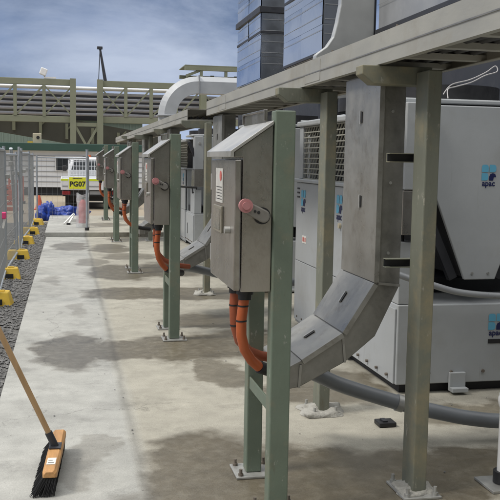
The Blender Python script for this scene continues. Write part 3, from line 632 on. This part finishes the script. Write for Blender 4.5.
    mb = MB(); gy0, gy1, gz0, gz1 = ya - .02, yb - .13, 1.435, 1.922
    def clip(c, sl):   # line y = c + sl*z inside the guard
        pts = []
        za, zb = gz0, gz1
        yA, yB = c + sl * (za - gz0), c + sl * (zb - gz0)
        lo, hi = min(yA, yB), max(yA, yB)
        if hi < gy0 or lo > gy1: return None
        def cut(y): return za + (y - yA) / (yB - yA) * (zb - za)
        P0, P1 = [yA, za], [yB, zb]
        for P in (P0, P1):
            if P[0] < gy0: P[1] = cut(gy0); P[0] = gy0
            if P[0] > gy1: P[1] = cut(gy1); P[0] = gy1
        return P0, P1
    for i in range(-14, 40):
        for sl, dx in ((-.75, 0),):
            r_ = clip(gy0 + i * .080, sl)
            if r_: mb.bar((X0 + .02 + dx, r_[0][0], r_[0][1]), (X0 + .02 + dx, r_[1][0], r_[1][1]), .006, .010, (1, 0, 0))
    for i in range(11): mb.box(X0 + .008, X0 + .014, gy0, gy1, gz0 + i * .048 - .005, gz0 + i * .048 + .005)
    obj('coil_guard', mb, 'guard', t)
    obj('coil', MB().box(X0 + .14, X0 + .20, ya, yb - .04, 1.435, 1.92), 'coil', t)
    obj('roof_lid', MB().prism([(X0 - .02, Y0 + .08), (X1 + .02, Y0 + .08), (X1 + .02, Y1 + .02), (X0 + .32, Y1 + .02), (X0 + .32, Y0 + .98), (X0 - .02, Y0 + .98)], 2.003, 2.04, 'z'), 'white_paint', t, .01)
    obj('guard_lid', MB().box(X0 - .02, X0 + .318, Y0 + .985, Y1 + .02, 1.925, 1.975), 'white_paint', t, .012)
    for cx in (2.8, 3.85):
        for k in range(2):
            cy = Y0 + .72 + k * 1.2
            mb = MB(); sg = 24
            mb.tube([(cx, cy, 2.042), (cx, cy, 2.16)], .42, sg, False)
            f = obj('fan_shroud', mb, 'black', t)
            mb = MB()
            for q in range(5):
                an = q * 2 * math.pi / 5; mb.bar((cx + .08 * math.cos(an), cy + .08 * math.sin(an), 2.08), (cx + .38 * math.cos(an), cy + .38 * math.sin(an), 2.10), .16, .01)
            mb.cyl((cx, cy, 2.05), .09, .08, 14); obj('fan_blade', mb, 'dark', f)
    return t
unit(5.40, 'nearest white cooling unit with slanted V end panel at right of frame')
unit(9.95, 'white cooling unit half hidden behind the big near enclosure post')
unit(.80, 'unseen white cooling unit added beyond the right edge of the frame for shade')  # unseen unit added to shade its neighbour's near end
unit(15.0, 'farthest white cooling unit, seen between the first two enclosures')
# ------------------------------------------------------------------ tall reflective ducts
def tower(x0, x1, y0, y1, zb, seams, label, m='shiny', ztop=8.2, foot='band'):
    t = thing('exhaust_duct', ((x0 + x1) / 2, (y0 + y1) / 2, 2.2), label, 'duct', 'tall metal ducts above the units')
    obj('cladding', MB().box(x0, x1, y0, y1, zb - .02, ztop), m, t, .004); obj('plenum', MB().box(x0 + .02, x1 - .02, y0 + .02, y1 - .02, 2.0, zb - .021), foot, t)
    mbs = MB(); mbf = MB(); rs = random.Random(int(y0 * 10)); z = zb; ncol = 2
    while z < ztop and m == 'shiny':
        for k in range(ncol):
            ya_, yb_ = y0 + (y1 - y0) * k / ncol + .002, y0 + (y1 - y0) * (k + 1) / ncol - .002
            t1, t2 = rs.uniform(-.02, .02), rs.uniform(-.02, .02)
            bow = rs.uniform(-.006, .006)
            pts = []
            for iy in range(5):
                for iz in range(4):
                    fy, fz = iy / 4, iz / 3
                    pts.append((x0 - .012 + t1 * (fy - .5) * .5 + t2 * (fz - .5) * .3 + bow * (1 - (2 * fy - 1) ** 2) * (1 - (2 * fz - 1) ** 2) * 2, ya_ + (yb_ - ya_) * fy, z + .001 + .372 * fz))
            mbs.add(pts, [(iy * 4 + iz, iy * 4 + iz + 1, iy * 4 + iz + 5, iy * 4 + iz + 4) for iy in range(4) for iz in range(3)], True)
        t2 = rs.uniform(-.006, .006)
        mbf.add([(x0 + .004, y0 - .009, z + .004), (x1 - .004, y0 - .009, z + .004), (x1 - .004, y0 - .009 + t2 * .6, z + .365), (x0 + .004, y0 - .009 + t2 * .6, z + .365)], [(0, 1, 2, 3)])
        z += .375
    if mbs.v: obj('side_sheet', mbs, m, t); obj('front_sheet', mbf, 'shiny_shaded', t)
    for z, h, o in seams:
        obj('flange', MB().box(x0 - o, x1 + o, y0 - o, y1 + o, z - h / 2, z + h / 2), 'band', t, .004)
    mb = MB(); z = zb + .25
    while z < ztop:
        mb.box(x0 + .02, x1 - .02, y0 - .022, y0 - .012, z, z + .010).box(x0 - .024, x0 - .020, y0 + .01, y1 - .01, z + .05, z + .054); z += .1875
    obj('sheet_seam', mb, 'duct', t); return t
tower(3.3, 3.74, 14.66, 16.72, 3.02, [(3.81, .045, .02), (4.19, .10, .045), (4.75, .045, .02), (5.5, .05, .02)], 'tall mirror-clad duct reflecting the sky, left one of the two')
tower(3.3, 3.66, 10.97, 13.0, 3.02, [(3.03, .04, .02), (3.56 + .42, .045, .02), (4.5, .06, .03), (5.2, .05, .02)], 'tall mirror-clad duct reflecting clouds, right one beside the curved grey duct')
# curved grey duct beside the second tower
prof = [(3.02, 8.0), (3.012, 3.6), (3.0, 3.35), (2.965, 3.15), (2.925, 2.99), (2.85, 2.88), (2.74, 2.80), (2.72, 2.78), (2.72, 2.3), (3.40, 2.3), (3.40, 8.0)]
t = thing('curved_duct', (3.0, 9.6, 2.1), 'flat grey duct with a flared curved left edge above the near cable tray', 'duct')
obj('sheet_body', MB().prism(prof, 9.3, 9.42), 'duct_light', t, .012)
obj('angle_bar', MB().box(3.402, 3.418, 9.30, 9.42, 2.3, 8.0), 'band', t)
obj('base_stool', MB().box(2.8, 3.4, 9.3, 9.42, 1.99, 2.298), 'band', t)
tower(3.42, 4.1, 5.6, 9.22, 3.04, [(3.05, .05, .03), (4.1, .05, .02)], 'grey sheet-metal duct above the near cable tray at top right', 'duct')
# pale elbow duct
def elbow_duct():
    t = thing('elbow_duct', (2.43, 21.7, 2.0), 'pale duct rising behind the far tray and bending right into the towers', 'duct')
    hw, ch = .19, .11
    sec = [(-hw, -hw - .03), (hw, -hw - .03), (hw, hw - ch), (hw - ch * 1.0, hw + .02), (-hw + ch, hw + .02), (-hw, hw - ch)]  # (along Y, outward)
    path = [((2.47, 1.2), (-1, 0))]
    path.append(((2.47, 2.68), (-1, 0)))
    cx, cz_, r = 3.26, 2.68, .79
    for k in range(1, 13):
        an = R_(180 - 90 * k / 12); path.append(((cx + r * math.cos(an), cz_ + r * math.sin(an)), (math.cos(an), math.sin(an))))
    path.append(((7.0, 3.47), (0, 1)))
    mb = MB(); k = len(sec); vs_ = []
    for (p, o) in path:
        for (yy, ot) in sec: vs_.append((p[0] + o[0] * ot, 21.7 + yy, p[1] + o[1] * ot))
    fs = [(i * k + j, i * k + (j + 1) % k, (i + 1) * k + (j + 1) % k, (i + 1) * k + j) for i in range(len(path) - 1) for j in range(k)]
    fs += [tuple(range(k)), tuple(range((len(path) - 1) * k, len(path) * k))]
    mb.add(vs_, fs); obj('sheet_body', mb, 'duct_white', t)
    obj('flange', MB().box(3.25, 3.28, 21.47, 21.93, 3.23, 3.71), 'duct', t, .01)
    obj('flange', MB().box(2.22, 2.72, 21.47, 21.93, 2.66, 2.70), 'duct', t, .01)
    obj('stool', MB().box(2.3, 2.56, 21.55, 21.85, .09, 1.199), 'duct', t)
elbow_duct()

# ------------------------------------------------------------------ cable trays
def tray(y0, y1, label, ncab):
    X0, X1, z0, z1 = 1.43, 1.86, 2.056, 2.20
    t = thing('cable_tray', (1.64, (y0 + y1) / 2, z0), label, 'cable tray', 'overhead cable trays')
    rl = obj('side_rail', MB().box(X0, X0 + .004, y0, y1, z0, z1).box(X0 + .004, X0 + .03, y0, y1, z1 - .004, z1).box(X0 + .004, X0 + .034, y0, y1, z0, z0 + .004), 'tray', t)
    obj('side_rail', MB().box(X1 - .004, X1, y0, y1, z0, z1).box(X1 - .03, X1 - .004, y0, y1, z1 - .004, z1).box(X1 - .034, X1 - .004, y0, y1, z0, z0 + .004), 'tray', t)
    y = y0 + .12
    while y < y1: obj('rung', MB().box(X0 + .005, X1 - .005, y, y + .05, z0 + .006, z0 + .032), 'tray', t); y += .36
    obj('rib_line', MB().box(X0 - .0042, X0 - .0028, y0, y1, z0 + .062, z0 + .068), 'trunk', rl)
    y = y0 + 1.35
    while y < y1:
        obj('splice_plate', MB().box(X0 - .0025, X0 - .0002, y - .16, y + .16, z0 + .012, z1 - .012), 'tray', rl)
        y += 3.0
    y = y0 + .2
    while y < y1:
        obj('bolt', MB().cyl((X0 + .012, y, z1), .006, .012, 8), 'rust', rl); y += .95
    obj('lid', MB().box(X0 + .006, X1 - .006, y0 + .01, y1 - .01, z1 + .001, z1 + .004), 'tray', t)
    return t
tray(.6, 8.9, 'near overhead cable tray running over the tall cable chutes to the frame edge', 6)
tray(10.35, 26.0, 'far overhead cable tray with an open end, behind the first tray', 6)
for s, (ya, yb) in enumerate(((.7, 8.8), (10.5, 25.8))):
    for k in range(5):
        x = 1.50 + k * .073
        mb = MB().tube([(x + .008 * math.sin(i * 1.7 + k), ya + (yb - ya) * i / 14, 2.103 + .004 * math.sin(i + k)) for i in range(15)], .02, 8)
        solo('power_cable', mb, 'cable', 'black power cable lying in the %s overhead tray' % ('near', 'far')[s], 'cable', ('cables lying in the near tray', 'cables lying in the far tray')[s])

# ------------------------------------------------------------------ tray supports
def tray_support(y, label, px=1.60):
    t = thing('tray_support', (px, y, 0), label, 'support post', 'cable tray support posts')
    obj('post', MB().box(px, px + .07, y, y + .14, .014, 2.025), 'khaki_post', t, .006)
    obj('arm', MB().prism([(1.35, 2.052), (1.70, 2.052), (1.70, 1.965), (1.41, 1.965), (1.35, 2.01)], y + .145, y + .24), 'khaki_post', t, .004)
    bp = obj('base_plate', MB().box(px - .06, px + .13, y - .05, y + .19, .002, .013), 'zinc', t, .002)
    for (a_, b_) in ((-.035, -.025), (.105, -.025), (-.035, .165), (.105, .165)):
        obj('bolt', MB().cyl((px + a_, y + b_, .013), .016, .014, 6).cyl((px + a_, y + b_, .027), .009, .028, 8), 'zinc', bp)
    def gr(u, v):
        a_ = u * 2 * math.pi; k = 1 + .12 * noise.noise((math.cos(a_) * 2 + y, math.sin(a_) * 2, v))
        return (px + .035 + (.155 - .04 * v) * k * max(-1, min(1, 1.3 * math.cos(a_))), y + .07 + (.165 - .03 * v) * k * max(-1, min(1, 1.3 * math.sin(a_))), -.001 + .0025 * v)
    return t
ts0 = tray_support(3.69, 'nearest khaki tray post with saddle clips, right of the big cable chute', 1.617)
ts = {}
for y, lb, dx in ((5.04, 'khaki tray post with grout-splashed foot, just left of the big cable chute', -.065), (9.86, 'tray post under the open end of the far tray', -.035), (12.95, 'tray post mostly hidden behind the second enclosure posts', -.05), (16.5, 'tray post with its foot between the third and fourth enclosures', -.07), (20.9, 'farthest tray post at the end of the far tray', -.05)):
    ts[y] = dup(ts0, (dx, y - 3.69, .085 if y > 17.5 else 0), lb)
# unistrut brackets from the near post to the chute (parts of that post)
for z in (1.625, 1.118):
    obj('bracket', MB().prism([(3.838, z - .024), (3.88, z - .024), (3.88, z + .02), (3.838, z + .02), (3.838, z + .016), (3.876, z + .016), (3.876, z - .02), (3.838, z - .02)], 1.50, 1.645, 'x'), 'khaki_post', ts0, .001)
    obj('channel_shade', MB().box(1.502, 1.643, 3.868, 3.8745, z - .0195, z + .0155), 'dark', ts0)  # dark colour stands for the shade inside the open channel
def grout(cx, cy, z, label, s=1):
    def fn(u, v):
        a_ = u * 2 * math.pi; k = 1 + .34 * noise.noise((math.cos(a_) * 1.9 + cx * 5, math.sin(a_) * 1.9 + cy, v * 2)) + .10 * noise.noise((math.cos(a_) * 6 + cx * 5, math.sin(a_) * 6 + cy, v * 6)) ; c = math.cos(v * math.pi / 2)
        return (cx + .14 * s * c * k * max(-1, min(1, 1.25 * math.cos(a_))), cy + .13 * s * c * k * max(-1, min(1, 1.25 * math.sin(a_))), z + .042 * math.sin(v * math.pi / 2) * (1 + .7 * noise.noise((math.cos(a_) * 2.2, math.sin(a_) * 2.2, v * 3 + cx))))
    return solo('grout_mound', blob(fn, 28, 8), 'grout', label, 'grout', 'grout mounds around post feet')
grout(1.585, 5.11, .002, 'pale lumpy grout mound around the foot of the khaki post by the elbow'); grout(1.655, 3.76, .002, 'grout mound around the foot of the nearest tray post', .7); grout(1.60, 9.93, .002, 'grout mound at the foot of the tray post behind the near enclosure', .9)

# ------------------------------------------------------------------ enclosures and stands
def stand(label):
    t = thing('enclosure_stand', (.93, 3.85, 0), label, 'post frame', 'green twin-post enclosure stands')
    for k, (ya, yb) in enumerate(((3.585, 3.665), (4.10, 4.18))):
        z1 = 1.815 if k == 0 else 1.79
        x0, x1 = (.877, .968) if k == 0 else (.885, .965)
        # open channel facing the frame's inside: web plus two flanges
        p = obj('post', MB().box(x0, x1, ya, yb, .014, z1), 'green_post', t, .006)
        bp = obj('base_plate', MB().box(x0 - .06, x1 + .06, ya - .06, yb + .06, .002, .013), 'zinc', t, .002)
        for a_ in (x0 - .035, x1 + .035):
            for b_ in (ya - .035, yb + .035): obj('bolt', MB().cyl((a_, b_, .013), .014, .012, 6).cyl((a_, b_, .025), .008, .022, 8), 'rust', bp)
    obj('crossbar', MB().box(.893, .901, 3.667, 4.098, .455, .515), 'green_post', t, .002)
    obj('crossbar', MB().box(.90, .96, 3.667, 4.098, 1.71, 1.75), 'green_post', t, .002)
    return t
def enclosure(label):
    t = thing('switch_enclosure', (.80, 3.9, 1.02), label, 'switch box', 'stainless switch enclosures in a row')
    ya, yb = 3.605, 4.21
    body = [(.757, 1.022), (.876, 1.022), (.876, 1.750), (.757, 1.667)]
    obj('body', MB().prism(body, ya + .02, yb - .02), 'stainless', t, .004)
    # side cheek towards the camera stands a little proud of the body
    obj('side_panel', MB().prism([(.741, 1.024), (.874, 1.024), (.874, 1.754), (.704, 1.634), (.704, 1.611), (.741, 1.611)], ya + .003, ya + .019), 'stainless', t, .003)
    d = obj('door', MB().box(.706, .736, ya, yb, 1.03, 1.602), 'stainless', t, .006)
    yl = 3.72
    obj('label_sticker', MB().box(.7025, .7055, 3.88, 4.06, 1.40, 1.56), 'label_dull', d, 0, 'white label strip with a red round symbol')
    obj('label_symbol', MB().cyl((.702, 3.925, 1.525), .023, .002, 16, (-1, 0, 0)), 'label_red', d)
    mb = MB()
    for i in range(5): mb.box(.7015, .702, 3.90, 4.04 - .03 * (i % 2), 1.415 + i * .014, 1.418 + i * .014)
    obj('label_print', mb, 'ink', d)
    wv = obj('window', MB().box(.695, .7055, 3.87, 4.08, 1.26, 1.385), 'window_tan', d, .003); obj('pane', MB().box(.6925, .6945, 3.89, 4.06, 1.275, 1.37), 'pane', wv)
    obj('latch', MB().cyl((.7055, 3.70, 1.29), .016, .025, 12, (-1, 0, 0)), 'zinc', d)
    obj('hinge', MB().cyl((.712, yb + .008, 1.1), .008, .08, 8).cyl((.712, yb + .008, 1.45), .008, .08, 8), 'zinc', d)
    # rain hood
    hp = [(.683, 1.612), (.683, 1.638), (.872, 1.772), (.872, 1.756), (.700, 1.634), (.700, 1.612)]
    obj('rain_hood', MB().prism(hp, ya - .012, yb + .012), 'hood', t, .002)
    obj('flashing', MB().box(.866, .875, ya + .12, yb, 1.758, 1.825).box(.858, .866, ya + .12, ya + .132, 1.775, 1.825).box(.858, .866, yb - .012, yb, 1.775, 1.825).box(.858, .866, ya + .132, yb - .012, 1.815, 1.825), 'stainless', t, .002)
    # rotary handle on the side
    h = obj('rotary_handle', MB().cyl((.828, ya + .002, 1.360), .037, .014, 22, (0, -1, 0)), 'black', t)
    p, q = Vector((.748, ya - .032, 1.403)), Vector((.828, ya - .032, 1.360)); dd = (q - p).normalized(); nn = Vector((-dd.z, 0, dd.x))
    pts = []
    for k in range(9): an = R_(90 + 180 * k / 8); v = p + (dd * math.cos(an) + nn * math.sin(an)) * .024; pts.append((v.x, v.z))
    for k in range(9): an = R_(-90 + 180 * k / 8); v = q + (dd * math.cos(an) + nn * math.sin(an)) * .028; pts.append((v.x, v.z))
    obj('lever', MB().prism(pts, ya - .045, ya - .014), 'lever', h, .006)
    obj('knob', MB().cyl((.745, ya - .042, 1.406), .030, .022, 24, (0, -1, 0)).cyl((.745, ya - .064, 1.406), .017, .008, 20, (0, -1, 0)), 'pink', h, .005)
    mb = MB().cyl((p * .5 + q * .5) + Vector((0, -.012, .0)), .006, .004, 8, (0, -1, 0)).cyl((p * .3 + q * .7) + Vector((0, -.012, .004)), .007, .004, 8, (0, -1, 0)); obj('pin', mb, 'ink', h)
    for (gx, gy) in ((.800, 3.80), (.795, 4.00)):
        obj('gland', MB().cyl((gx, gy, .985), .040, .036, 16).cyl((gx, gy, .960), .032, .03, 8), 'black', t)
    return t
def conduits(label1, label2):
    # ribbed orange conduits curving from the glands back under the stand
    P1 = [(.800, 3.80, .985), (.793, 3.80, .93), (.785, 3.80, .86), (.787, 3.805, .79), (.806, 3.815, .72), (.842, 3.83, .665), (.885, 3.85, .625), (.94, 3.88, .60), (1.02, 3.97, .575), (1.10, 4.08, .555)]
    t = thing('orange_conduit', P1[0], label1, 'conduit', 'orange cable conduits under the enclosures')
    obj('hose', MB().tube(P1[:7], .0245, 14), 'orange', t)
    obj('cuff', MB().tube(P1[6:], .030, 14), 'black', t)
    for i in (1, 2): obj('band', MB().tube([Vector(P1[i]) + Vector((0, 0, .004)), Vector(P1[i]) - Vector((0, 0, .004))], .0257, 14), 'ink', t)
    P2 = [(.795, 4.00, .985), (.79, 4.0, .90), (.795, 4.0, .80), (.82, 4.01, .72), (.87, 4.02, .665), (.93, 4.04, .635), (1.02, 4.1, .605), (1.10, 4.2, .585)]
    u = thing('orange_conduit', P2[0], label2, 'conduit', 'orange cable conduits under the enclosures')
    obj('hose', MB().tube(P2, .0245, 14), 'rust_orange', u)
    for i in (1, 2): obj('band', MB().tube([Vector(P2[i]) + Vector((0, 0, .004)), Vector(P2[i]) - Vector((0, 0, .004))], .0257, 14), 'ink', u)
    return t, u
NTH = ['nearest, largest', 'second', 'third', 'fourth', 'farthest']
s0 = stand('nearest green twin-post stand holding the largest enclosure')
e0 = enclosure('nearest and largest stainless switch enclosure with pink rotary knob and white labels')
c0, c1 = conduits('bright orange conduit looping from the nearest enclosure into a black cuff', 'brownish orange conduit behind the bright one under the nearest enclosure')
EY = [3.6, 7.40, 11.88, 16.35, 20.9]
sl_ = ['', 'second green twin-post stand, behind the nearest enclosure', 'third green twin-post stand, standing mid-way along the row', 'fourth green twin-post stand, near the raised pad step', 'farthest green twin-post stand, on the raised pad by the truck']
el_ = ['', 'second stainless switch enclosure, right behind the nearest one', 'third stainless switch enclosure in the middle of the row', 'fourth stainless switch enclosure, small, left of the third', 'farthest stainless switch enclosure, beside the truck']
for i in range(1, 5):
    dy = EY[i] - 3.6; dz = .085 if i == 4 else 0
    dup(s0, (0, dy, dz), sl_[i]); dup(e0, (0, dy, dz * .3), el_[i])
    o_ = ['second', 'third', 'fourth', 'farthest'][i - 1]
    k0 = dup(c0, (0, dy, dz * .3), 'bright orange conduit hanging under the %s enclosure' % o_); k1 = dup(c1, (0, dy, dz * .3), 'brownish orange conduit, rear one under the %s enclosure' % o_); k0.rotation_euler.z = R_((9, -14, 6, -8)[i - 1]); k0.scale.z = (1.06, .93, 1.1, 1)[i - 1]; k1.rotation_euler.z = R_((-8, 10, -5, 7)[i - 1])

# ------------------------------------------------------------------ cable chutes
def chute(label):
    t = thing('cable_chute', (1.45, 4.23, .5), label, 'cable chute', 'galvanised cable chutes dropping from the trays')
    outer = [(1.500, 2.045), (1.500, 1.000), (1.340, .748), (1.128, .615), (1.045, .575)]
    inner = [(1.045, .47), (1.120, .480), (1.356, .600), (1.512, .728), (1.634, .985), (1.634, 2.045)]
    ya, yb = 3.985, 4.485
    obj('channel', MB().prism(outer + inner, ya, yb), 'trunk', t, .004)
    # lids on the outer side, with folded lips over the near edge
    for k in range(3):
        a_, b_ = Vector((outer[k][0], 0, outer[k][1])), Vector((outer[k + 1][0], 0, outer[k + 1][1]))
        if k == 0: a_ = Vector((1.50, 0, 2.04))
        d = (b_ - a_).normalized(); n_ = Vector((d.z, 0, -d.x))
        if n_.x > 0: n_ = -n_
        g = .004
        p0, p1 = a_ + d * g, b_ - d * g
        quad = [p0 + n_ * .002, p1 + n_ * .002, p1 + n_ * .007, p0 + n_ * .007]
        ld = obj('lid', MB().prism([(v.x, v.z) for v in quad], ya - .012, yb + .012), 'trunk_lid', t, .002)
        lip = [p0 - n_ * .018, p1 - n_ * .018, p1 + n_ * .007, p0 + n_ * .007]
        obj('lip', MB().prism([(v.x, v.z) for v in lip], ya - .0155, ya - .0125), 'trunk_lid', ld)
        for (fr, yy) in (((.20, 4.22), (.62, 4.2)) if k == 0 else ((.45, 4.22),)):
            c = p0.lerp(p1, fr) + n_ * .0075
            obj('latch', MB().bar((c - d * .028) + Vector((0, yy, 0)), (c + d * .028) + Vector((0, yy, 0)), .012, .010, tuple(n_)), 'ink', ld)
            obj('latch_tab', MB().bar((c - d * .034) + Vector((0, yy + .016, 0)), (c + d * .034) + Vector((0, yy + .016, 0)), .014, .016, tuple(n_)), 'zinc', ld)
    # joint straps across the near face
    for (o_, i_) in ((outer[1], inner[4]), (outer[2], inner[2]), (outer[3], inner[1])):
        a_, b_ = Vector((o_[0], ya - .004, o_[1])), Vector((i_[0], ya - .004, i_[1]))
        obj('joint_strap', MB().bar(a_ + (b_ - a_) * .14, b_, .012, .006, (0, 1, 0)), 'trunk_lid', t)
    obj('end_bolt', MB().cyl((1.06, ya + .08, .44), .008, .04, 8).cyl((1.06, ya + .32, .44), .008, .04, 8), 'rust', t)
    mb = MB()
    for z in (1.15, 1.5, 1.85): mb.cyl((1.565, ya - .001, z), .008, .006, 8, (0, -1, 0))
    obj('rivet', mb, 'zinc', t)
    return t
h0 = chute('largest cable chute dropping from the near tray and elbowing to the nearest enclosure')
for dy, lb in ((4.35, 'cable chute elbowing up behind the nearest enclosure, seen left of it'), (8.65, 'cable chute behind the second enclosure stand'), (13.0, 'far cable chute between the second and third enclosures'), (17.4, 'farthest cable chute under the end of the far tray')): dup(h0, (0, dy, 0), lb)

# ------------------------------------------------------------------ loose pipes and cables at right
def spline(pts, k=8):
    pts = [Vector(p) for p in pts]; P = [pts[0]] + pts + [pts[-1]]; o = []
    for i in range(1, len(P) - 2):
        for j in range(k):
            s = j / k; o.append(.5 * ((2 * P[i]) + (-P[i - 1] + P[i + 1]) * s + (2 * P[i - 1] - 5 * P[i] + 4 * P[i + 1] - P[i + 2]) * s * s + (-P[i - 1] + 3 * P[i] - 3 * P[i + 1] + P[i + 2]) * s ** 3))
    return o + [pts[-1]]
pts = spline([(1.12, 4.58, .50), (1.34, 4.5, .42), (1.52, 4.48, .34), (1.87, 4.45, .228), (2.05, 4.42, .185), (2.28, 4.4, .138), (2.55, 4.4, .11), (3.2, 4.45, .09), (4.5, 4.5, .08)])
t = thing('grey_pipe', (2.0, 4.45, .1), 'thick grey plastic pipe sweeping low across the concrete to the right edge', 'pipe')
obj('pipe_run', MB().tube(pts, .043, 16), 'pvc', t); i_ = 21
obj('saddle_clip', MB().tube([pts[23], pts[24]], .050, 16), 'zinc', t)
t = thing('pipe_prop', (1.86, 4.45, 0), 'small black block on the concrete under the grey pipe', 'block'); obj('pad', MB().box(1.84, 1.95, 4.72, 4.82, .002, .03), 'black', t, .006); obj('strap_end', MB().box(1.87, 1.90, 4.74, 4.80, .031, .038), 'band', t)
pts = spline([(2.10, 5.28, .885), (2.135, 5.22, .865), (2.24, 5.2, .83), (2.36, 5.2, .798), (2.56, 5.2, .745), (2.86, 5.2, .715), (3.3, 5.2, .70), (4.2, 5.25, .70)])
solo('grey_hose', MB().tube(pts, .022, 14), 'pvc_pale', 'slim pale grey conduit lying across the ledge of the nearest cooling unit', 'conduit')
pts = spline([(1.0, 8.6, .53), (1.35, 8.85, .44), (1.7, 8.8, .36), (2.1, 8.8, .3), (2.6, 8.9, .28)]); solo('grey_pipe', MB().tube(pts, .043, 12), 'pvc', 'thick grey plastic pipe leaving the second cable chute behind the near enclosure', 'pipe')
t = thing('riser_pipe', (2.05, 3.75, 0), 'white vertical riser pipe on a black flange at the right edge', 'pipe')
obj('pipe_run', MB().tube([(2.125, 3.75, .02), (2.125, 3.75, .40)], .032, 16), 'white_pure', t); obj('collar', MB().cyl((2.125, 3.75, .018), .05, .06, 16), 'black', t, .006); obj('base_plate', MB().box(2.02, 2.22, 3.65, 3.85, .002, .016), 'zinc', t, .002)
obj('elbow', MB().tube(spline([(2.125, 3.75, .40), (2.115, 3.75, .45), (2.18, 3.75, .48), (2.6, 3.75, .48)]), .032, 14), 'white_pure', t)
pts = spline([(2.56, 5.5, 2.045), (2.58, 5.55, 2.11), (2.66, 5.6, 2.135), (2.78, 5.6, 2.17), (2.88, 5.6, 2.22), (2.97, 5.6, 2.25), (2.965, 5.62, 2.29), (2.90, 5.63, 2.245), (2.78, 5.63, 2.19), (2.64, 5.62, 2.15), (2.57, 5.6, 2.08)])
solo('white_cable', MB().tube(pts, .0042, 8), 'cable_white', 'thin white cable looped on top of the nearest cooling unit', 'cable')
pts = spline([(1.48, 15.0, 1.15), (1.9, 14.9, 1.12), (2.25, 14.95, 1.10)]); solo('thin_cable', MB().tube(pts, .018, 8), 'cable', 'thin dark cable crossing to the farthest cooling unit', 'cable')
# ------------------------------------------------------------------ push broom
hx0, hy0 = -.090, 3.99; hx1, hy1 = -.046, 4.63
t = thing('push_broom', (-.078, 4.32, 0), 'wooden push broom with black bristles standing on the concrete at lower left', 'broom')
ax = Vector((hx1 - hx0, hy1 - hy0, 0)).normalized(); nx = Vector((ax.y, -ax.x, 0))
A, B = Vector((hx0, hy0, 0)), Vector((hx1, hy1, 0))
def bxp(s, u, z): return tuple(A + (B - A) * s + nx * u + Vector((0, 0, z)))
secs = [(0, .026, .090, .118), (.03, .034, .084, .124), (.5, .036, .084, .126), (.97, .034, .084, .124), (1, .026, .090, .118)]
vs_ = []; 
for s, hwid, za, zb in secs: vs_ += [bxp(s, -hwid, za), bxp(s, hwid, za), bxp(s, hwid, zb - .012), bxp(s, hwid - .012, zb), bxp(s, -hwid + .012, zb), bxp(s, -hwid, zb - .012)]
fs = [(i * 6 + j, i * 6 + (j + 1) % 6, i * 6 + 6 + (j + 1) % 6, i * 6 + 6 + j) for i in range(4) for j in range(6)] + [tuple(range(6)), tuple(range(24, 30))]
hd = obj('head_block', MB().add(vs_, fs), 'wood', t, .002)
obj('sticker_print', MB().add([bxp(.16, -.016, .1263), bxp(.16, .012, .1263), bxp(.175, .012, .1264), bxp(.175, -.016, .1264)], [(0, 1, 2, 3)]).add([bxp(.21, -.016, .1266), bxp(.21, .004, .1266), bxp(.222, .004, .1267), bxp(.222, -.016, .1267)], [(0, 1, 2, 3)]), 'lever', hd)
obj('label_sticker', MB().add([bxp(.13, -.022, .1258), bxp(.13, .020, .1258), bxp(.27, .020, .1262), bxp(.27, -.022, .1262)], [(0, 1, 2, 3)]), 'label_white', hd)
mb = MB(); rb = random.Random(5)
for i in range(58):
    for j in range(6):
        s = (i + .5) / 58; u = -.030 + .012 * j
        for q in range(10):
            du, ds = rb.uniform(-.016, .016) + (u * .4) - .034, rb.uniform(-.012, .012) + (.03 if s > .96 else -.03 if s < .04 else 0)
            p, q_ = Vector(bxp(s, u, .088)), Vector(bxp(s + ds, u + du, rb.uniform(.001, .010)))
            mb.bar(p, q_, .0019, .0019)
mb.prism([bxp(.01, -.034, 0)[:2], bxp(.01, .026, 0)[:2], bxp(.99, .026, 0)[:2], bxp(.99, -.034, 0)[:2]], .045, .086, 'z')
obj('bristles', mb, 'bristle', t)
b0 = Vector(bxp(.53, 0, .126)); hdir = Vector((-.262, -.015, .600)).normalized()
obj('socket', MB().tube([b0 - hdir * .01, b0 + hdir * .085], .019, 14), 'band', t)
obj('socket_plate', MB().add([bxp(.46, -.03, .1275), bxp(.46, .03, .1275), bxp(.60, .03, .1275), bxp(.60, -.03, .1275), bxp(.46, -.03, .133), bxp(.46, .03, .133), bxp(.60, .03, .133), bxp(.60, -.03, .133)], [(3, 2, 1, 0), (4, 5, 6, 7), (0, 1, 5, 4), (1, 2, 6, 5), (2, 3, 7, 6), (3, 0, 4, 7)]), 'band', t)
obj('handle', MB().tube([b0 + hdir * s for s in (.02, .3, .6, .9, 1.2, 1.45)], .0145, 14), 'handle', t)

# small litter on the concrete
rl_ = random.Random(11)
mb = MB()
for i in range(120):
    x, y = rl_.uniform(-.4, 3.2), rl_.uniform(3.4, 9) ; r = .002 + .007 * rl_.random() ** 2.5
    if x > 2.1 and y > 5.3: continue
    mb.add([(x + r * px, y + r * py * .8, .003 + r * .5 * (pz + .6)) for px, py, pz in OCT], OF)
struct('grit', mb, 'stone', 'stuff')
